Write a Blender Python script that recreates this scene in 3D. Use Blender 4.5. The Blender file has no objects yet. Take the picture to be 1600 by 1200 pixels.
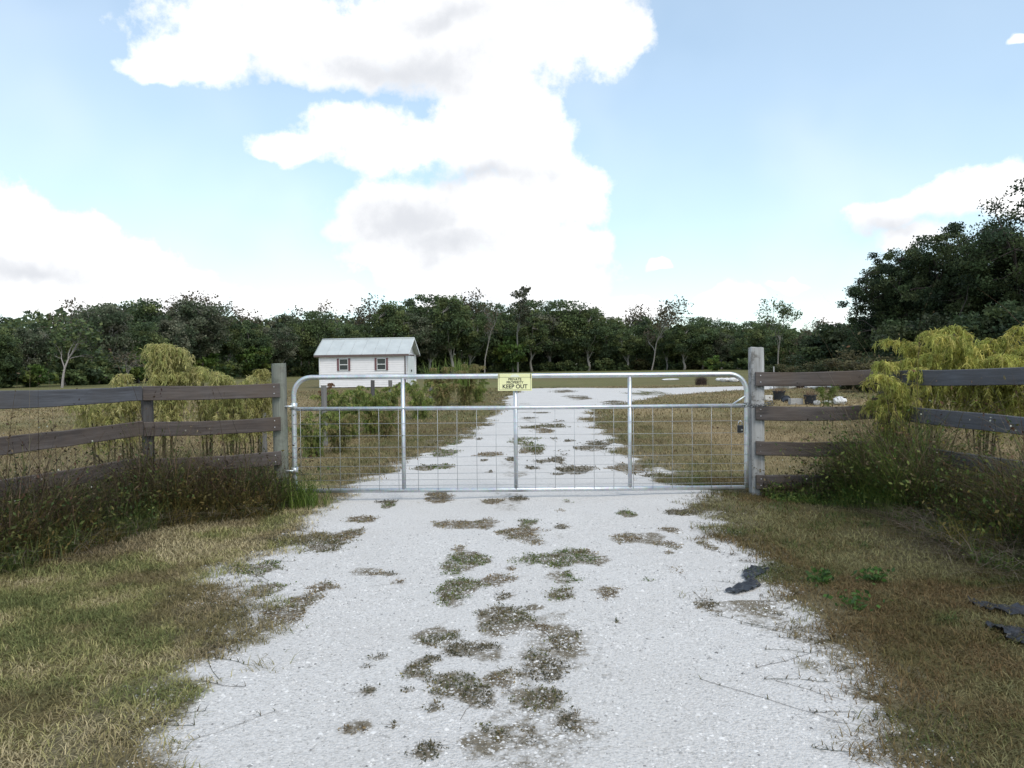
import bpy, math, random
import numpy as np
from mathutils import Matrix, Vector

# ------------------------------------------------------------------ camera, world, sun, exposure
scene = bpy.context.scene
COL = scene.collection
CAM_H = 1.45
F = 1200.0                                   # focal length in photo pixels (1600 wide)
PITCH = math.atan(30 / 1200)
ROLL = math.radians(-0.8)
cam_data = bpy.data.cameras.new('camera')
cam = bpy.data.objects.new('camera', cam_data)
COL.objects.link(cam)
CAM_M = Matrix.Translation((0, 0, CAM_H)) @ Matrix.Rotation(math.pi / 2 - PITCH, 4, 'X') @ Matrix.Rotation(ROLL, 4, 'Z')
cam.matrix_world = CAM_M
cam_data.sensor_width = 36.0
cam_data.lens = 27.0
cam_data.clip_end = 3000
scene.camera = cam
CR = CAM_M.to_3x3()


def ray(px, py):
    d = CR @ Vector(((px - 800) / F, (600 - py) / F, -1))
    return d


def at(px, py, depth):
    """world point seen at a photo pixel, depth metres in front"""
    d = ray(px, py)
    d = d * (depth / d.y)
    return Vector((d.x, d.y, CAM_H + d.z))


def onground(px, py):
    d = ray(px, py)
    t = -CAM_H / d.z
    return d.x * t, d.y * t


SUN_EL, SUN_AZ = math.radians(52), math.radians(150)     # azimuth from +Y clockwise: behind, right
sun_data = bpy.data.lights.new('sun', 'SUN')
sun_data.energy = 1.3
sun_data.angle = math.radians(24)
sun_data.color = (1.0, 0.94, 0.84)
sun = bpy.data.objects.new('sun', sun_data)
COL.objects.link(sun)
sd = Vector((math.sin(SUN_AZ) * math.cos(SUN_EL), math.cos(SUN_AZ) * math.cos(SUN_EL), math.sin(SUN_EL)))
sun.rotation_euler = sd.to_track_quat('Z', 'Y').to_euler()
sun.location = (8, -12, 20)

scene.view_settings.view_transform = 'Standard'
scene.view_settings.look = 'None'
scene.view_settings.gamma = 1
scene.view_settings.use_curve_mapping = False
scene.view_settings.exposure = 0.68
scene.render.engine = 'CYCLES'
scene.cycles.use_denoising = True
scene.cycles.max_bounces = 4
scene.cycles.diffuse_bounces = 2
scene.cycles.transparent_max_bounces = 4


def build_world():
    w = bpy.data.worlds.new('World')
    scene.world = w
    w.use_nodes = True
    nt = w.node_tree
    nt.nodes.clear()
    N, L = nt.nodes, nt.links

    def node(t, **kw):
        n = N.new(t)
        for k, v in kw.items():
            setattr(n, k, v)
        return n

    def math_(op, a, b=None, c=None):
        n = node('ShaderNodeMath', operation=op)
        for i, v in enumerate((a, b, c)):
            if v is None:
                continue
            if isinstance(v, (int, float)):
                n.inputs[i].default_value = v
            else:
                L.new(v, n.inputs[i])
        return n.outputs[0]

    def smooth(v, a, b):
        n = node('ShaderNodeMapRange', interpolation_type='SMOOTHSTEP')
        L.new(v, n.inputs[0])
        n.inputs[1].default_value, n.inputs[2].default_value = a, b
        return n.outputs[0]

    tc = node('ShaderNodeTexCoord')
    sky = node('ShaderNodeTexSky', sky_type='NISHITA')
    sky.sun_disc = False
    sky.sun_elevation = SUN_EL
    sky.sun_rotation = SUN_AZ
    sky.air_density, sky.dust_density, sky.ozone_density = 1.0, 0.35, 0.5
    d = tc.outputs['Generated']

    def noise(vec, scale, detail, rough=0.55, dim='3D'):
        n = node('ShaderNodeTexNoise', noise_dimensions=dim)
        L.new(vec, n.inputs['Vector'])
        n.inputs['Scale'].default_value = scale
        n.inputs['Detail'].default_value = detail
        n.inputs['Roughness'].default_value = rough
        return n

    # billowy domain distortion
    nz = noise(d, 7.0, 4, 0.6)
    sub = node('ShaderNodeVectorMath', operation='SUBTRACT')
    L.new(nz.outputs['Color'], sub.inputs[0]); sub.inputs[1].default_value = (0.5, 0.5, 0.5)
    sc = node('ShaderNodeVectorMath', operation='SCALE')
    L.new(sub.outputs[0], sc.inputs[0]); sc.inputs['Scale'].default_value = 0.085
    add = node('ShaderNodeVectorMath', operation='ADD')
    L.new(d, add.inputs[0]); L.new(sc.outputs[0], add.inputs[1])
    sep = node('ShaderNodeSeparateXYZ'); L.new(add.outputs[0], sep.inputs[0])
    az = math_('ARCTAN2', sep.outputs[0], sep.outputs[1])
    el = math_('ARCSINE', sep.outputs[2])
    comb = node('ShaderNodeCombineXYZ')
    L.new(az, comb.inputs[0]); L.new(el, comb.inputs[1])

    def field(blobs):
        cur = None
        for (cx, cy, rx, ry) in blobs:
            v = ray(cx, cy).normalized()
            a0, e0 = math.atan2(v.x, v.y), math.asin(v.z)
            k = math.cos(math.atan((cx - 800) / F))
            ra, re = rx / F * k * k, ry / F * k
            mp = node('ShaderNodeMapping', vector_type='POINT')
            mp.inputs['Scale'].default_value = (1 / ra, 1 / re, 0)
            mp.inputs['Location'].default_value = (-a0 / ra, -e0 / re, 0)
            L.new(comb.outputs[0], mp.inputs[0])
            ln = node('ShaderNodeVectorMath', operation='LENGTH')
            L.new(mp.outputs[0], ln.inputs[0])
            cur = ln.outputs['Value'] if cur is None else math_('SMOOTH_MIN', cur, ln.outputs['Value'], 0.18)
        return cur

    main = [(470, 45, 250, 70), (320, 92, 120, 45), (245, 105, 70, 26), (520, 95, 150, 55), (720, 60, 260, 95),
            (880, 30, 150, 80), (975, 40, 60, 50), (780, 200, 130, 110), (580, 225, 150, 52), (450, 238, 85, 28),
            (830, 265, 90, 120), (905, 310, 60, 55), (620, 330, 105, 72), (560, 335, 45, 50), (740, 345, 180, 85),
            (660, 405, 140, 60), (790, 435, 170, 75), (900, 385, 50, 28), (950, 480, 110, 30),
            (15, 360, 110, 90), (130, 360, 75, 60), (180, 420, 110, 60), (60, 445, 230, 75), (290, 465, 100, 42),
            (395, 470, 45, 24), (530, 465, 75, 26),
            (1400, 338, 90, 36), (1490, 315, 90, 45), (1590, 300, 130, 50), (1430, 372, 85, 26),
            (1145, 468, 58, 32), (1030, 413, 24, 9), (1307, 487, 24, 24), (1592, 72, 16, 10), (1235, 442, 40, 9)]
    f = field(main)
    grey = field([(640, 345, 130, 55), (620, 105, 230, 48), (700, 385, 120, 40), (760, 280, 120, 26), (60, 430, 140, 26),
                  (1400, 360, 110, 26), (700, 30, 120, 30)])
    fine = noise(d, 13.0, 8, 0.68)
    body = math_('SUBTRACT', 1.0, f)
    body = math_('ADD', body, math_('MULTIPLY', math_('SUBTRACT', fine.outputs[0], 0.5), 1.5))
    m_main = math_('POWER', smooth(body, -0.12, 0.42), 1.2)
    # the same sort of cumulus goes on over the rest of the sky, outside the picture
    gen = noise(d, 2.6, 6, 0.58)
    m_gen = smooth(gen.outputs[0], 0.50, 0.60)
    sep2 = node('ShaderNodeSeparateXYZ'); L.new(d, sep2.inputs[0])
    az2 = math_('ABSOLUTE', math_('ARCTAN2', sep2.outputs[0], sep2.outputs[1]))
    el2 = math_('ARCSINE', sep2.outputs[2])
    outside = math_('MAXIMUM', smooth(az2, 0.64, 0.85), smooth(el2, 0.50, 0.66))
    m_gen = math_('MULTIPLY', m_gen, outside)
    # thin veil
    veil = noise(d, 3.2, 3, 0.5)
    m_veil = math_('ADD', math_('MULTIPLY', smooth(veil.outputs[0], 0.45, 0.8), 0.18), 0.12)
    mask = math_('MAXIMUM', m_main, m_gen)
    mask = math_('MAXIMUM', mask, m_veil)
    g1 = smooth(math_('ADD', math_('SUBTRACT', 1.0, grey), math_('MULTIPLY', math_('SUBTRACT', fine.outputs[0], 0.5), 1.8)), -0.7, 1.1)
    low = noise(d, 5.0, 3, 0.6)
    g2 = math_('MULTIPLY', smooth(low.outputs[0], 0.45, 0.75), 0.6)
    g = math_('MAXIMUM', g1, g2)
    cc = node('ShaderNodeMix', data_type='RGBA')
    L.new(g, cc.inputs['Factor'])
    cc.inputs['A'].default_value = (5.4, 5.4, 5.4, 1)
    cc.inputs['B'].default_value = (3.3, 3.4, 3.6, 1)
    skyb = node('ShaderNodeMix', data_type='RGBA', blend_type='MULTIPLY')
    skyb.inputs['Factor'].default_value = 1.0
    gm = node('ShaderNodeGamma'); gm.inputs[1].default_value = 0.66
    L.new(sky.outputs[0], gm.inputs[0])
    L.new(gm.outputs[0], skyb.inputs['A'])
    skyb.inputs['B'].default_value = (1.30, 1.48, 1.53, 1)
    mix = node('ShaderNodeMix', data_type='RGBA')
    L.new(mask, mix.inputs['Factor'])
    L.new(skyb.outputs['Result'], mix.inputs['A'])
    L.new(cc.outputs['Result'], mix.inputs['B'])
    bg = node('ShaderNodeBackground')
    bg.inputs[1].default_value = 0.15
    L.new(mix.outputs['Result'], bg.inputs[0])
    out = node('ShaderNodeOutputWorld')
    L.new(bg.outputs[0], out.inputs[0])


build_world()

# ------------------------------------------------------------------ helpers
rng = np.random.default_rng(7)
random.seed(7)
TBL = np.random.default_rng(3).random((256, 256))


def vnoise(x, y):
    x = np.asarray(x, float); y = np.asarray(y, float)
    xi = np.floor(x).astype(int); yi = np.floor(y).astype(int)
    fx = x - xi; fy = y - yi
    fx = fx * fx * (3 - 2 * fx); fy = fy * fy * (3 - 2 * fy)
    a = TBL[xi % 256, yi % 256]; b = TBL[(xi + 1) % 256, yi % 256]
    c = TBL[xi % 256, (yi + 1) % 256]; d = TBL[(xi + 1) % 256, (yi + 1) % 256]
    return (a * (1 - fx) + b * fx) * (1 - fy) + (c * (1 - fx) + d * fx) * fy


def fbm(x, y, o=4):
    s = 0; a = 0.5; n = 0
    for i in range(o):
        s = s + a * vnoise(x * 2 ** i + 17.3 * i, y * 2 ** i + 9.1 * i); n += a; a *= 0.55
    return s / n


def sstep(v, a, b):
    t = np.clip((v - a) / (b - a), 0, 1)
    return t * t * (3 - 2 * t)


def tag(o, label=None, cat=None, group=None, kind=None):
    if label: o['label'] = label
    if cat: o['category'] = cat
    if group: o['group'] = group
    if kind: o['kind'] = kind
    return o


def link(name, me, parent=None, loc=None, rot=None):
    o = bpy.data.objects.new(name, me)
    COL.objects.link(o)
    if parent is not None: o.parent = parent
    if loc is not None: o.location = loc
    if rot is not None: o.rotation_euler = rot
    return o


def empty(name, loc=(0, 0, 0), rz=0.0):
    o = bpy.data.objects.new(name, None)
    o.empty_display_size = 0.2
    COL.objects.link(o)
    o.location = loc
    o.rotation_euler = (0, 0, rz)
    return o


def trimesh(name, V, T, mat, C=None, smooth=False):
    V = np.asarray(V, np.float32).reshape(-1, 3); T = np.asarray(T, np.int32).reshape(-1, 3)
    me = bpy.data.meshes.new(name)
    me.vertices.add(len(V)); me.vertices.foreach_set('co', V.ravel())
    me.loops.add(T.size); me.loops.foreach_set('vertex_index', T.ravel())
    me.polygons.add(len(T)); me.polygons.foreach_set('loop_start', np.arange(0, T.size, 3, dtype=np.int32))
    if smooth: me.polygons.foreach_set('use_smooth', np.ones(len(T), bool))
    if C is not None:
        a = me.color_attributes.new('Col', 'FLOAT_COLOR', 'POINT')
        C4 = np.ones((len(V), 4), np.float32); C4[:, :3] = np.asarray(C, np.float32).reshape(-1, 3)
        a.data.foreach_set('color', C4.ravel())
    me.materials.append(mat)
    me.update(calc_edges=True)
    return me


def pymesh(name, V, Fc, mat, smooth=False):
    me = bpy.data.meshes.new(name)
    me.from_pydata([tuple(v) for v in V], [], Fc)
    me.materials.append(mat)
    if smooth:
        me.polygons.foreach_set('use_smooth', np.ones(len(me.polygons), bool))
    me.update()
    return me


class Geo:
    """collects triangles with vertex colours"""
    def __init__(s): s.V = []; s.T = []; s.C = []; s.n = 0

    def add(s, V, T, C):
        V = np.asarray(V, np.float32).reshape(-1, 3); T = np.asarray(T, np.int64).reshape(-1, 3)
        C = np.asarray(C, np.float32)
        if C.ndim == 1: C = np.tile(C, (len(V), 1))
        s.V.append(V); s.T.append(T + s.n); s.C.append(C); s.n += len(V)

    def mesh(s, name, mat, smooth=False):
        return trimesh(name, np.concatenate(s.V), np.concatenate(s.T), mat, np.concatenate(s.C), smooth)


def ribbons(P, W, S, C):
    """P (N,K,3) centre lines, W (N,K) half widths, S (N,3) side vectors, C (N,3) or (N,K,3)"""
    N, K, _ = P.shape
    a = P - S[:, None, :] * W[..., None]; b = P + S[:, None, :] * W[..., None]
    V = np.stack([a, b], 2).reshape(N, K * 2, 3)
    t = []
    for k in range(K - 1):
        t += [(2 * k, 2 * k + 1, 2 * k + 3), (2 * k, 2 * k + 3, 2 * k + 2)]
    t = np.array(t)
    T = (t[None] + (np.arange(N) * K * 2)[:, None, None]).reshape(-1, 3)
    if C.ndim == 2: C = np.repeat(C[:, None, :], K, 1)
    return V.reshape(-1, 3), T, np.repeat(C, 2, 1).reshape(-1, 3)


def blades(base, h, w, bend, C, r, K=3, lie=0.0):
    """grass blades; h, w, bend arrays (N)"""
    N = len(base)
    an = r.random(N) * 2 * np.pi
    d = np.stack([np.cos(an), np.sin(an), np.zeros(N)], 1)
    t = np.linspace(0, 1, K)
    P = base[:, None, :] + d[:, None, :] * (bend * h)[:, None, None] * (t ** 1.6)[None, :, None]
    z = h[:, None] * (t[None] * (1 - lie) - 0.35 * np.minimum(bend, 1.4)[:, None] * t[None] ** 2 * (1 - lie))
    P[..., 2] += np.maximum(z, 0.002 * (t > 0))
    s = np.stack([-d[:, 1], d[:, 0], np.zeros(N)], 1)
    W = w[:, None] * (1 - t[None] ** 1.5) * 0.5
    tint = (0.75 + 0.35 * t)[None, :, None]
    return ribbons(P, W, s, C[:, None, :] * np.ones_like(tint) * (1 + 0 * tint))


def leaves(ctr, size, C, r, elong=1.8, flat=0.0):
    """rhombus leaf faces, random orientation"""
    N = len(ctr)
    u = r.normal(size=(N, 3)); u[:, 2] *= (1 - flat)
    u /= np.linalg.norm(u, axis=1)[:, None]
    v = r.normal(size=(N, 3)); v -= u * (u * v).sum(1)[:, None]
    v /= np.linalg.norm(v, axis=1)[:, None]
    a = u * (size * elong * 0.5)[:, None]; b = v * (size * 0.5)[:, None]
    V = np.stack([ctr - a, ctr + b, ctr + a, ctr - b], 1).reshape(-1, 3)
    T = (np.array([[0, 1, 2], [0, 2, 3]])[None] + (np.arange(N) * 4)[:, None, None]).reshape(-1, 3)
    return V, T, np.repeat(C, 4, 0)


def tube(path, rad, sides=6, cap=True):
    """tapered tube along a path (list of points) -> V, T"""
    P = np.asarray(path, float); K = len(P)
    rad = np.broadcast_to(np.asarray(rad, float), (K,))
    tg = np.gradient(P, axis=0); tg /= np.linalg.norm(tg, axis=1)[:, None] + 1e-9
    ref = np.array([0, 0, 1.0]) if abs(tg[0, 2]) < 0.8 else np.array([1.0, 0, 0])
    V = []
    u = np.cross(tg[0], ref); u /= np.linalg.norm(u)
    for k in range(K):
        u = u - tg[k] * np.dot(u, tg[k]); u /= np.linalg.norm(u) + 1e-9
        v = np.cross(tg[k], u)
        for s in range(sides):
            a = 2 * np.pi * s / sides
            V.append(P[k] + rad[k] * (np.cos(a) * u + np.sin(a) * v))
    T = []
    for k in range(K - 1):
        for s in range(sides):
            a = k * sides + s; b = k * sides + (s + 1) % sides
            T += [(a, b, b + sides), (a, b + sides, a + sides)]
    if cap:
        for s in range(1, sides - 1):
            T += [(0, s + 1, s), ((K - 1) * sides, (K - 1) * sides + s, (K - 1) * sides + s + 1)]
    return np.array(V), np.array(T)


def tube_obj(name, path, rad, mat, parent=None, sides=10, loc=None):
    V, T = tube(path, rad, sides)
    return link(name, trimesh(name, V, T, mat, smooth=True), parent, loc)


def cbox(x0, x1, y0, y1, z0, z1, c=0.0):
    """box with chamfered vertical and horizontal edges (V, F)"""
    if c <= 0:
        V = [(x, y, z) for x in (x0, x1) for y in (y0, y1) for z in (z0, z1)]
        Fc = [(0, 1, 3, 2), (4, 6, 7, 5), (0, 4, 5, 1), (2, 3, 7, 6), (0, 2, 6, 4), (1, 5, 7, 3)]
        return V, Fc
    V = []; idx = {}
    for sx in (0, 1):
        for sy in (0, 1):
            for sz in (0, 1):
                X, Y, Z = (x0, x1)[sx], (y0, y1)[sy], (z0, z1)[sz]
                dx, dy, dz = (c, -c)[sx], (c, -c)[sy], (c, -c)[sz]
                for k, p in enumerate(((X, Y + dy, Z + dz), (X + dx, Y, Z + dz), (X + dx, Y + dy, Z))):
                    idx[sx, sy, sz, k] = len(V); V.append(p)
    I = lambda *a: idx[a]
    Fc = []
    for s in (0, 1):
        Fc.append([I(s, 0, 0, 0), I(s, 1, 0, 0), I(s, 1, 1, 0), I(s, 0, 1, 0)])
        Fc.append([I(0, s, 0, 1), I(1, s, 0, 1), I(1, s, 1, 1), I(0, s, 1, 1)])
        Fc.append([I(0, 0, s, 2), I(1, 0, s, 2), I(1, 1, s, 2), I(0, 1, s, 2)])
    for a in (0, 1):
        for b in (0, 1):
            Fc.append([I(a, b, 0, 0), I(a, b, 1, 0), I(a, b, 1, 1), I(a, b, 0, 1)])
            Fc.append([I(a, 0, b, 0), I(a, 1, b, 0), I(a, 1, b, 2), I(a, 0, b, 2)])
            Fc.append([I(0, a, b, 1), I(1, a, b, 1), I(1, a, b, 2), I(0, a, b, 2)])
            for cc in (0, 1):
                Fc.append([I(a, b, cc, 0), I(a, b, cc, 1), I(a, b, cc, 2)])
    return V, Fc


def fix_normals(me):
    import bmesh
    bm = bmesh.new(); bm.from_mesh(me)
    bmesh.ops.recalc_face_normals(bm, faces=bm.faces)
    bm.to_mesh(me); bm.free()
    return me


def box_obj(name, x0, x1, y0, y1, z0, z1, mat, parent=None, c=0.0, loc=None, rot=None):
    V, Fc = cbox(x0, x1, y0, y1, z0, z1, c)
    return link(name, fix_normals(pymesh(name, V, Fc, mat)), parent, loc, rot)


# ------------------------------------------------------------------ materials
def new_mat(name):
    m = bpy.data.materials.new(name)
    m.use_nodes = True
    nt = m.node_tree
    b = nt.nodes['Principled BSDF']
    return m, nt, b


def mnode(nt, t, **kw):
    n = nt.nodes.new(t)
    for k, v in kw.items():
        setattr(n, k, v)
    return n


def mnoise(nt, vec, scale, detail=5, rough=0.55):
    n = mnode(nt, 'ShaderNodeTexNoise')
    if vec is not None: nt.links.new(vec, n.inputs['Vector'])
    n.inputs['Scale'].default_value = scale
    n.inputs['Detail'].default_value = detail
    n.inputs['Roughness'].default_value = rough
    return n


def ramp(nt, fac, stops):
    n = mnode(nt, 'ShaderNodeValToRGB')
    e = n.color_ramp.elements
    while len(e) < len(stops): e.new(0.5)
    for i, (p, c) in enumerate(stops):
        e[i].position = p; e[i].color = (*c, 1)
    nt.links.new(fac, n.inputs[0])
    return n.outputs[0]


def mixc(nt, fac, a, b, mode='MIX'):
    n = mnode(nt, 'ShaderNodeMix', data_type='RGBA', blend_type=mode)
    for s, v in (('Factor', fac), ('A', a), ('B', b)):
        if isinstance(v, (int, float)): n.inputs[s].default_value = v
        elif isinstance(v, tuple): n.inputs[s].default_value = (*v, 1)
        else: nt.links.new(v, n.inputs[s])
    return n.outputs['Result']


def bump(nt, b, height, strength=0.4, dist=0.01):
    n = mnode(nt, 'ShaderNodeBump')
    n.inputs['Strength'].default_value = strength
    n.inputs['Distance'].default_value = dist
    nt.links.new(height, n.inputs['Height'])
    nt.links.new(n.outputs[0], b.inputs['Normal'])


def mat_foliage(name, trans=0.3, rough=0.6, spec=0.25):
    m, nt, b = new_mat(name)
    a = mnode(nt, 'ShaderNodeAttribute', attribute_name='Col')
    nt.links.new(a.outputs['Color'], b.inputs['Base Color'])
    b.inputs['Roughness'].default_value = rough
    b.inputs['Specular IOR Level'].default_value = spec
    tr = mnode(nt, 'ShaderNodeBsdfTranslucent')
    nt.links.new(a.outputs['Color'], tr.inputs['Color'])
    mx = mnode(nt, 'ShaderNodeMixShader'); mx.inputs[0].default_value = trans
    nt.links.new(b.outputs[0], mx.inputs[1]); nt.links.new(tr.outputs[0], mx.inputs[2])
    nt.links.new(mx.outputs[0], nt.nodes['Material Output'].inputs['Surface'])
    return m


def mat_wood(name, dark, mid, light, axis='X', stain=None, worn=0.0):
    m, nt, b = new_mat(name)
    tc = mnode(nt, 'ShaderNodeTexCoord')
    oi = mnode(nt, 'ShaderNodeObjectInfo')
    off = mnode(nt, 'ShaderNodeVectorMath', operation='ADD')
    cb = mnode(nt, 'ShaderNodeCombineXYZ')
    mul = mnode(nt, 'ShaderNodeMath', operation='MULTIPLY'); mul.inputs[1].default_value = 40
    nt.links.new(oi.outputs['Random'], mul.inputs[0])
    nt.links.new(mul.outputs[0], cb.inputs[1]); nt.links.new(mul.outputs[0], cb.inputs[2])
    nt.links.new(tc.outputs['Object'], off.inputs[0]); nt.links.new(cb.outputs[0], off.inputs[1])
    mp = mnode(nt, 'ShaderNodeMapping')
    mp.inputs['Scale'].default_value = (0.06, 1, 1) if axis == 'X' else (1, 1, 0.06)
    nt.links.new(off.outputs[0], mp.inputs[0])
    g = mnoise(nt, mp.outputs[0], 55, 8, 0.65)
    g2 = mnoise(nt, mp.outputs[0], 9, 4, 0.6)
    blot = mnoise(nt, off.outputs[0], 2.6, 5, 0.6)
    c = ramp(nt, g.outputs[0], [(0.3, dark), (0.52, mid), (0.75, light)])
    c2 = ramp(nt, g2.outputs[0], [(0.35, dark), (0.65, light)])
    c = mixc(nt, 0.4, c, c2)
    bl = ramp(nt, blot.outputs[0], [(0.42, (0, 0, 0)), (0.66, (1, 1, 1))])
    c = mixc(nt, bl, c, mixc(nt, 0.45, c, stain if stain else mid))
    if worn:
        wn = mnoise(nt, off.outputs[0], 7, 7, 0.75)
        wr = ramp(nt, wn.outputs[0], [(0.53, (0, 0, 0)), (0.6, (1, 1, 1))])
        c = mixc(nt, mixc(nt, worn, (0, 0, 0), wr), c, dark)
    nt.links.new(c, b.inputs['Base Color'])
    b.inputs['Roughness'].default_value = 0.85
    b.inputs['Specular IOR Level'].default_value = 0.25
    bump(nt, b, g.outputs[0], 0.5, 0.004)
    return m


def mat_plain(name, col, rough=0.6, metal=0.0, var=0.12, scale=12, spec=0.4, bumps=0.0):
    m, nt, b = new_mat(name)
    tc = mnode(nt, 'ShaderNodeTexCoord')
    n = mnoise(nt, tc.outputs['Object'], scale, 6, 0.6)
    lo = tuple(c * (1 - var) for c in col); hi = tuple(min(1, c * (1 + var)) for c in col)
    c = ramp(nt, n.outputs[0], [(0.3, lo), (0.7, hi)])
    nt.links.new(c, b.inputs['Base Color'])
    b.inputs['Roughness'].default_value = rough
    b.inputs['Metallic'].default_value = metal
    b.inputs['Specular IOR Level'].default_value = spec
    if bumps: bump(nt, b, n.outputs[0], bumps, 0.01)
    return m


M = {}
M['leaf'] = mat_foliage('tree_leaf', 0.35, 0.6, 0.2)
M['grass'] = mat_foliage('grass_blade', 0.3, 0.65, 0.2)
M['weed'] = mat_foliage('weed_leaf', 0.4, 0.6, 0.25)
M['bark'] = mat_plain('bark', (0.17, 0.155, 0.14), 0.9, var=0.4, scale=8, spec=0.1, bumps=0.5)
M['bark_pale'] = mat_plain('pale_bark', (0.25, 0.235, 0.215), 0.9, var=0.3, scale=8, spec=0.1, bumps=0.4)
M['bark_dark'] = mat_plain('dark_bark', (0.07, 0.06, 0.055), 0.9, var=0.4, scale=8, spec=0.1, bumps=0.5)
M['twig'] = mat_plain('bare_twig', (0.25, 0.23, 0.215), 0.9, var=0.3, scale=6, spec=0.1)
M['board'] = mat_wood('weathered_board', (0.045, 0.038, 0.036), (0.10, 0.085, 0.08), (0.165, 0.145, 0.14), 'X', (0.12, 0.085, 0.06))
M['board_blue'] = mat_wood('blue_grey_board', (0.05, 0.05, 0.055), (0.10, 0.105, 0.12), (0.16, 0.165, 0.185), 'X', (0.09, 0.08, 0.075))
M['post_green'] = mat_wood('lichen_post', (0.08, 0.075, 0.065), (0.165, 0.17, 0.145), (0.26, 0.27, 0.235), 'Z', (0.20, 0.25, 0.20), 0.3)
M['post_pale'] = mat_wood('pale_post', (0.14, 0.13, 0.12), (0.38, 0.38, 0.38), (0.52, 0.53, 0.54), 'Z', (0.46, 0.46, 0.45), 0.85)
M['post_dark'] = mat_wood('dark_post', (0.04, 0.037, 0.035), (0.085, 0.08, 0.08), (0.14, 0.135, 0.135), 'Z')
M['post_grey'] = mat_wood('grey_post', (0.09, 0.085, 0.08), (0.17, 0.165, 0.16), (0.25, 0.245, 0.24), 'Z')


def mat_galv():
    m, nt, b = new_mat('galvanised_steel')
    tc = mnode(nt, 'ShaderNodeTexCoord')
    v = mnode(nt, 'ShaderNodeTexVoronoi'); v.inputs['Scale'].default_value = 55
    nt.links.new(tc.outputs['Object'], v.inputs['Vector'])
    n = mnoise(nt, tc.outputs['Object'], 5, 6, 0.6)
    c = mixc(nt, 0.4, ramp(nt, n.outputs[0], [(0.3, (0.50, 0.53, 0.55)), (0.7, (0.68, 0.71, 0.73))]), v.outputs['Color'], 'SOFT_LIGHT')
    c = mixc(nt, 0.5, c, ramp(nt, n.outputs[0], [(0.3, (0.50, 0.53, 0.55)), (0.7, (0.68, 0.71, 0.73))]))
    nt.links.new(c, b.inputs['Base Color'])
    b.inputs['Metallic'].default_value = 0.75
    r = ramp(nt, n.outputs[0], [(0.3, (0.32,) * 3), (0.7, (0.48,) * 3)])
    nt.links.new(r, b.inputs['Roughness'])
    return m


M['galv'] = mat_galv()
M['wire'] = mat_plain('galvanised_wire', (0.42, 0.43, 0.44), 0.5, 0.6, 0.15)
M['chain'] = mat_plain('dull_chain', (0.13, 0.135, 0.14), 0.5, 0.8, 0.3)
M['nail'] = mat_plain('nail_head', (0.6, 0.6, 0.62), 0.4, 0.8, 0.1)
M['lock'] = mat_plain('black_lock', (0.02, 0.022, 0.026), 0.4)
M['steel'] = mat_plain('shackle_steel', (0.65, 0.66, 0.68), 0.25, 0.9, 0.05)
M['yellow'] = mat_plain('sign_yellow', (0.82, 0.81, 0.46), 0.5, var=0.06, scale=6)
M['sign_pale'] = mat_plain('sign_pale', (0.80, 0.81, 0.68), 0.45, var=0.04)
M['ink'] = mat_plain('sign_ink', (0.03, 0.032, 0.03), 0.6)
M['white_siding'] = mat_plain('white_siding', (0.80, 0.775, 0.79), 0.55, var=0.05, scale=3)
M['brown_trim'] = mat_plain('brown_trim', (0.13, 0.095, 0.09), 0.7, var=0.2)
M['shutter'] = mat_plain('red_brown_shutter', (0.16, 0.075, 0.08), 0.6, var=0.2)
M['sash'] = mat_plain('sash_white', (0.72, 0.73, 0.74), 0.5, var=0.05)
M['door'] = mat_plain('door_white', (0.78, 0.80, 0.80), 0.5, var=0.05, scale=3)
M['dark'] = mat_plain('dark_inside', (0.015, 0.015, 0.016), 0.9)
M['roof'] = mat_plain('pale_metal_roof', (0.47, 0.50, 0.50), 0.55, 0.05, 0.1, 1.2)
M['block'] = mat_plain('concrete_block', (0.34, 0.335, 0.33), 0.9, var=0.2, scale=20, bumps=0.5)
M['block_pale'] = mat_plain('pale_block', (0.58, 0.56, 0.53), 0.85, var=0.15, scale=15, bumps=0.3)
M['rubble'] = mat_plain('white_rubble', (0.66, 0.65, 0.64), 0.9, var=0.2, scale=8, bumps=0.5)
M['pot'] = mat_plain('black_pot', (0.022, 0.024, 0.03), 0.5, var=0.3)
M['fabric'] = mat_plain('black_fabric', (0.02, 0.021, 0.026), 0.42, var=0.5, scale=14, bumps=0.4)


def mat_glass():
    m, nt, b = new_mat('window_glass')
    b.inputs['Base Color'].default_value = (0.03, 0.04, 0.045, 1)
    b.inputs['Roughness'].default_value = 0.06
    b.inputs['Specular IOR Level'].default_value = 0.4
    return m


M['glass'] = mat_glass()


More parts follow.
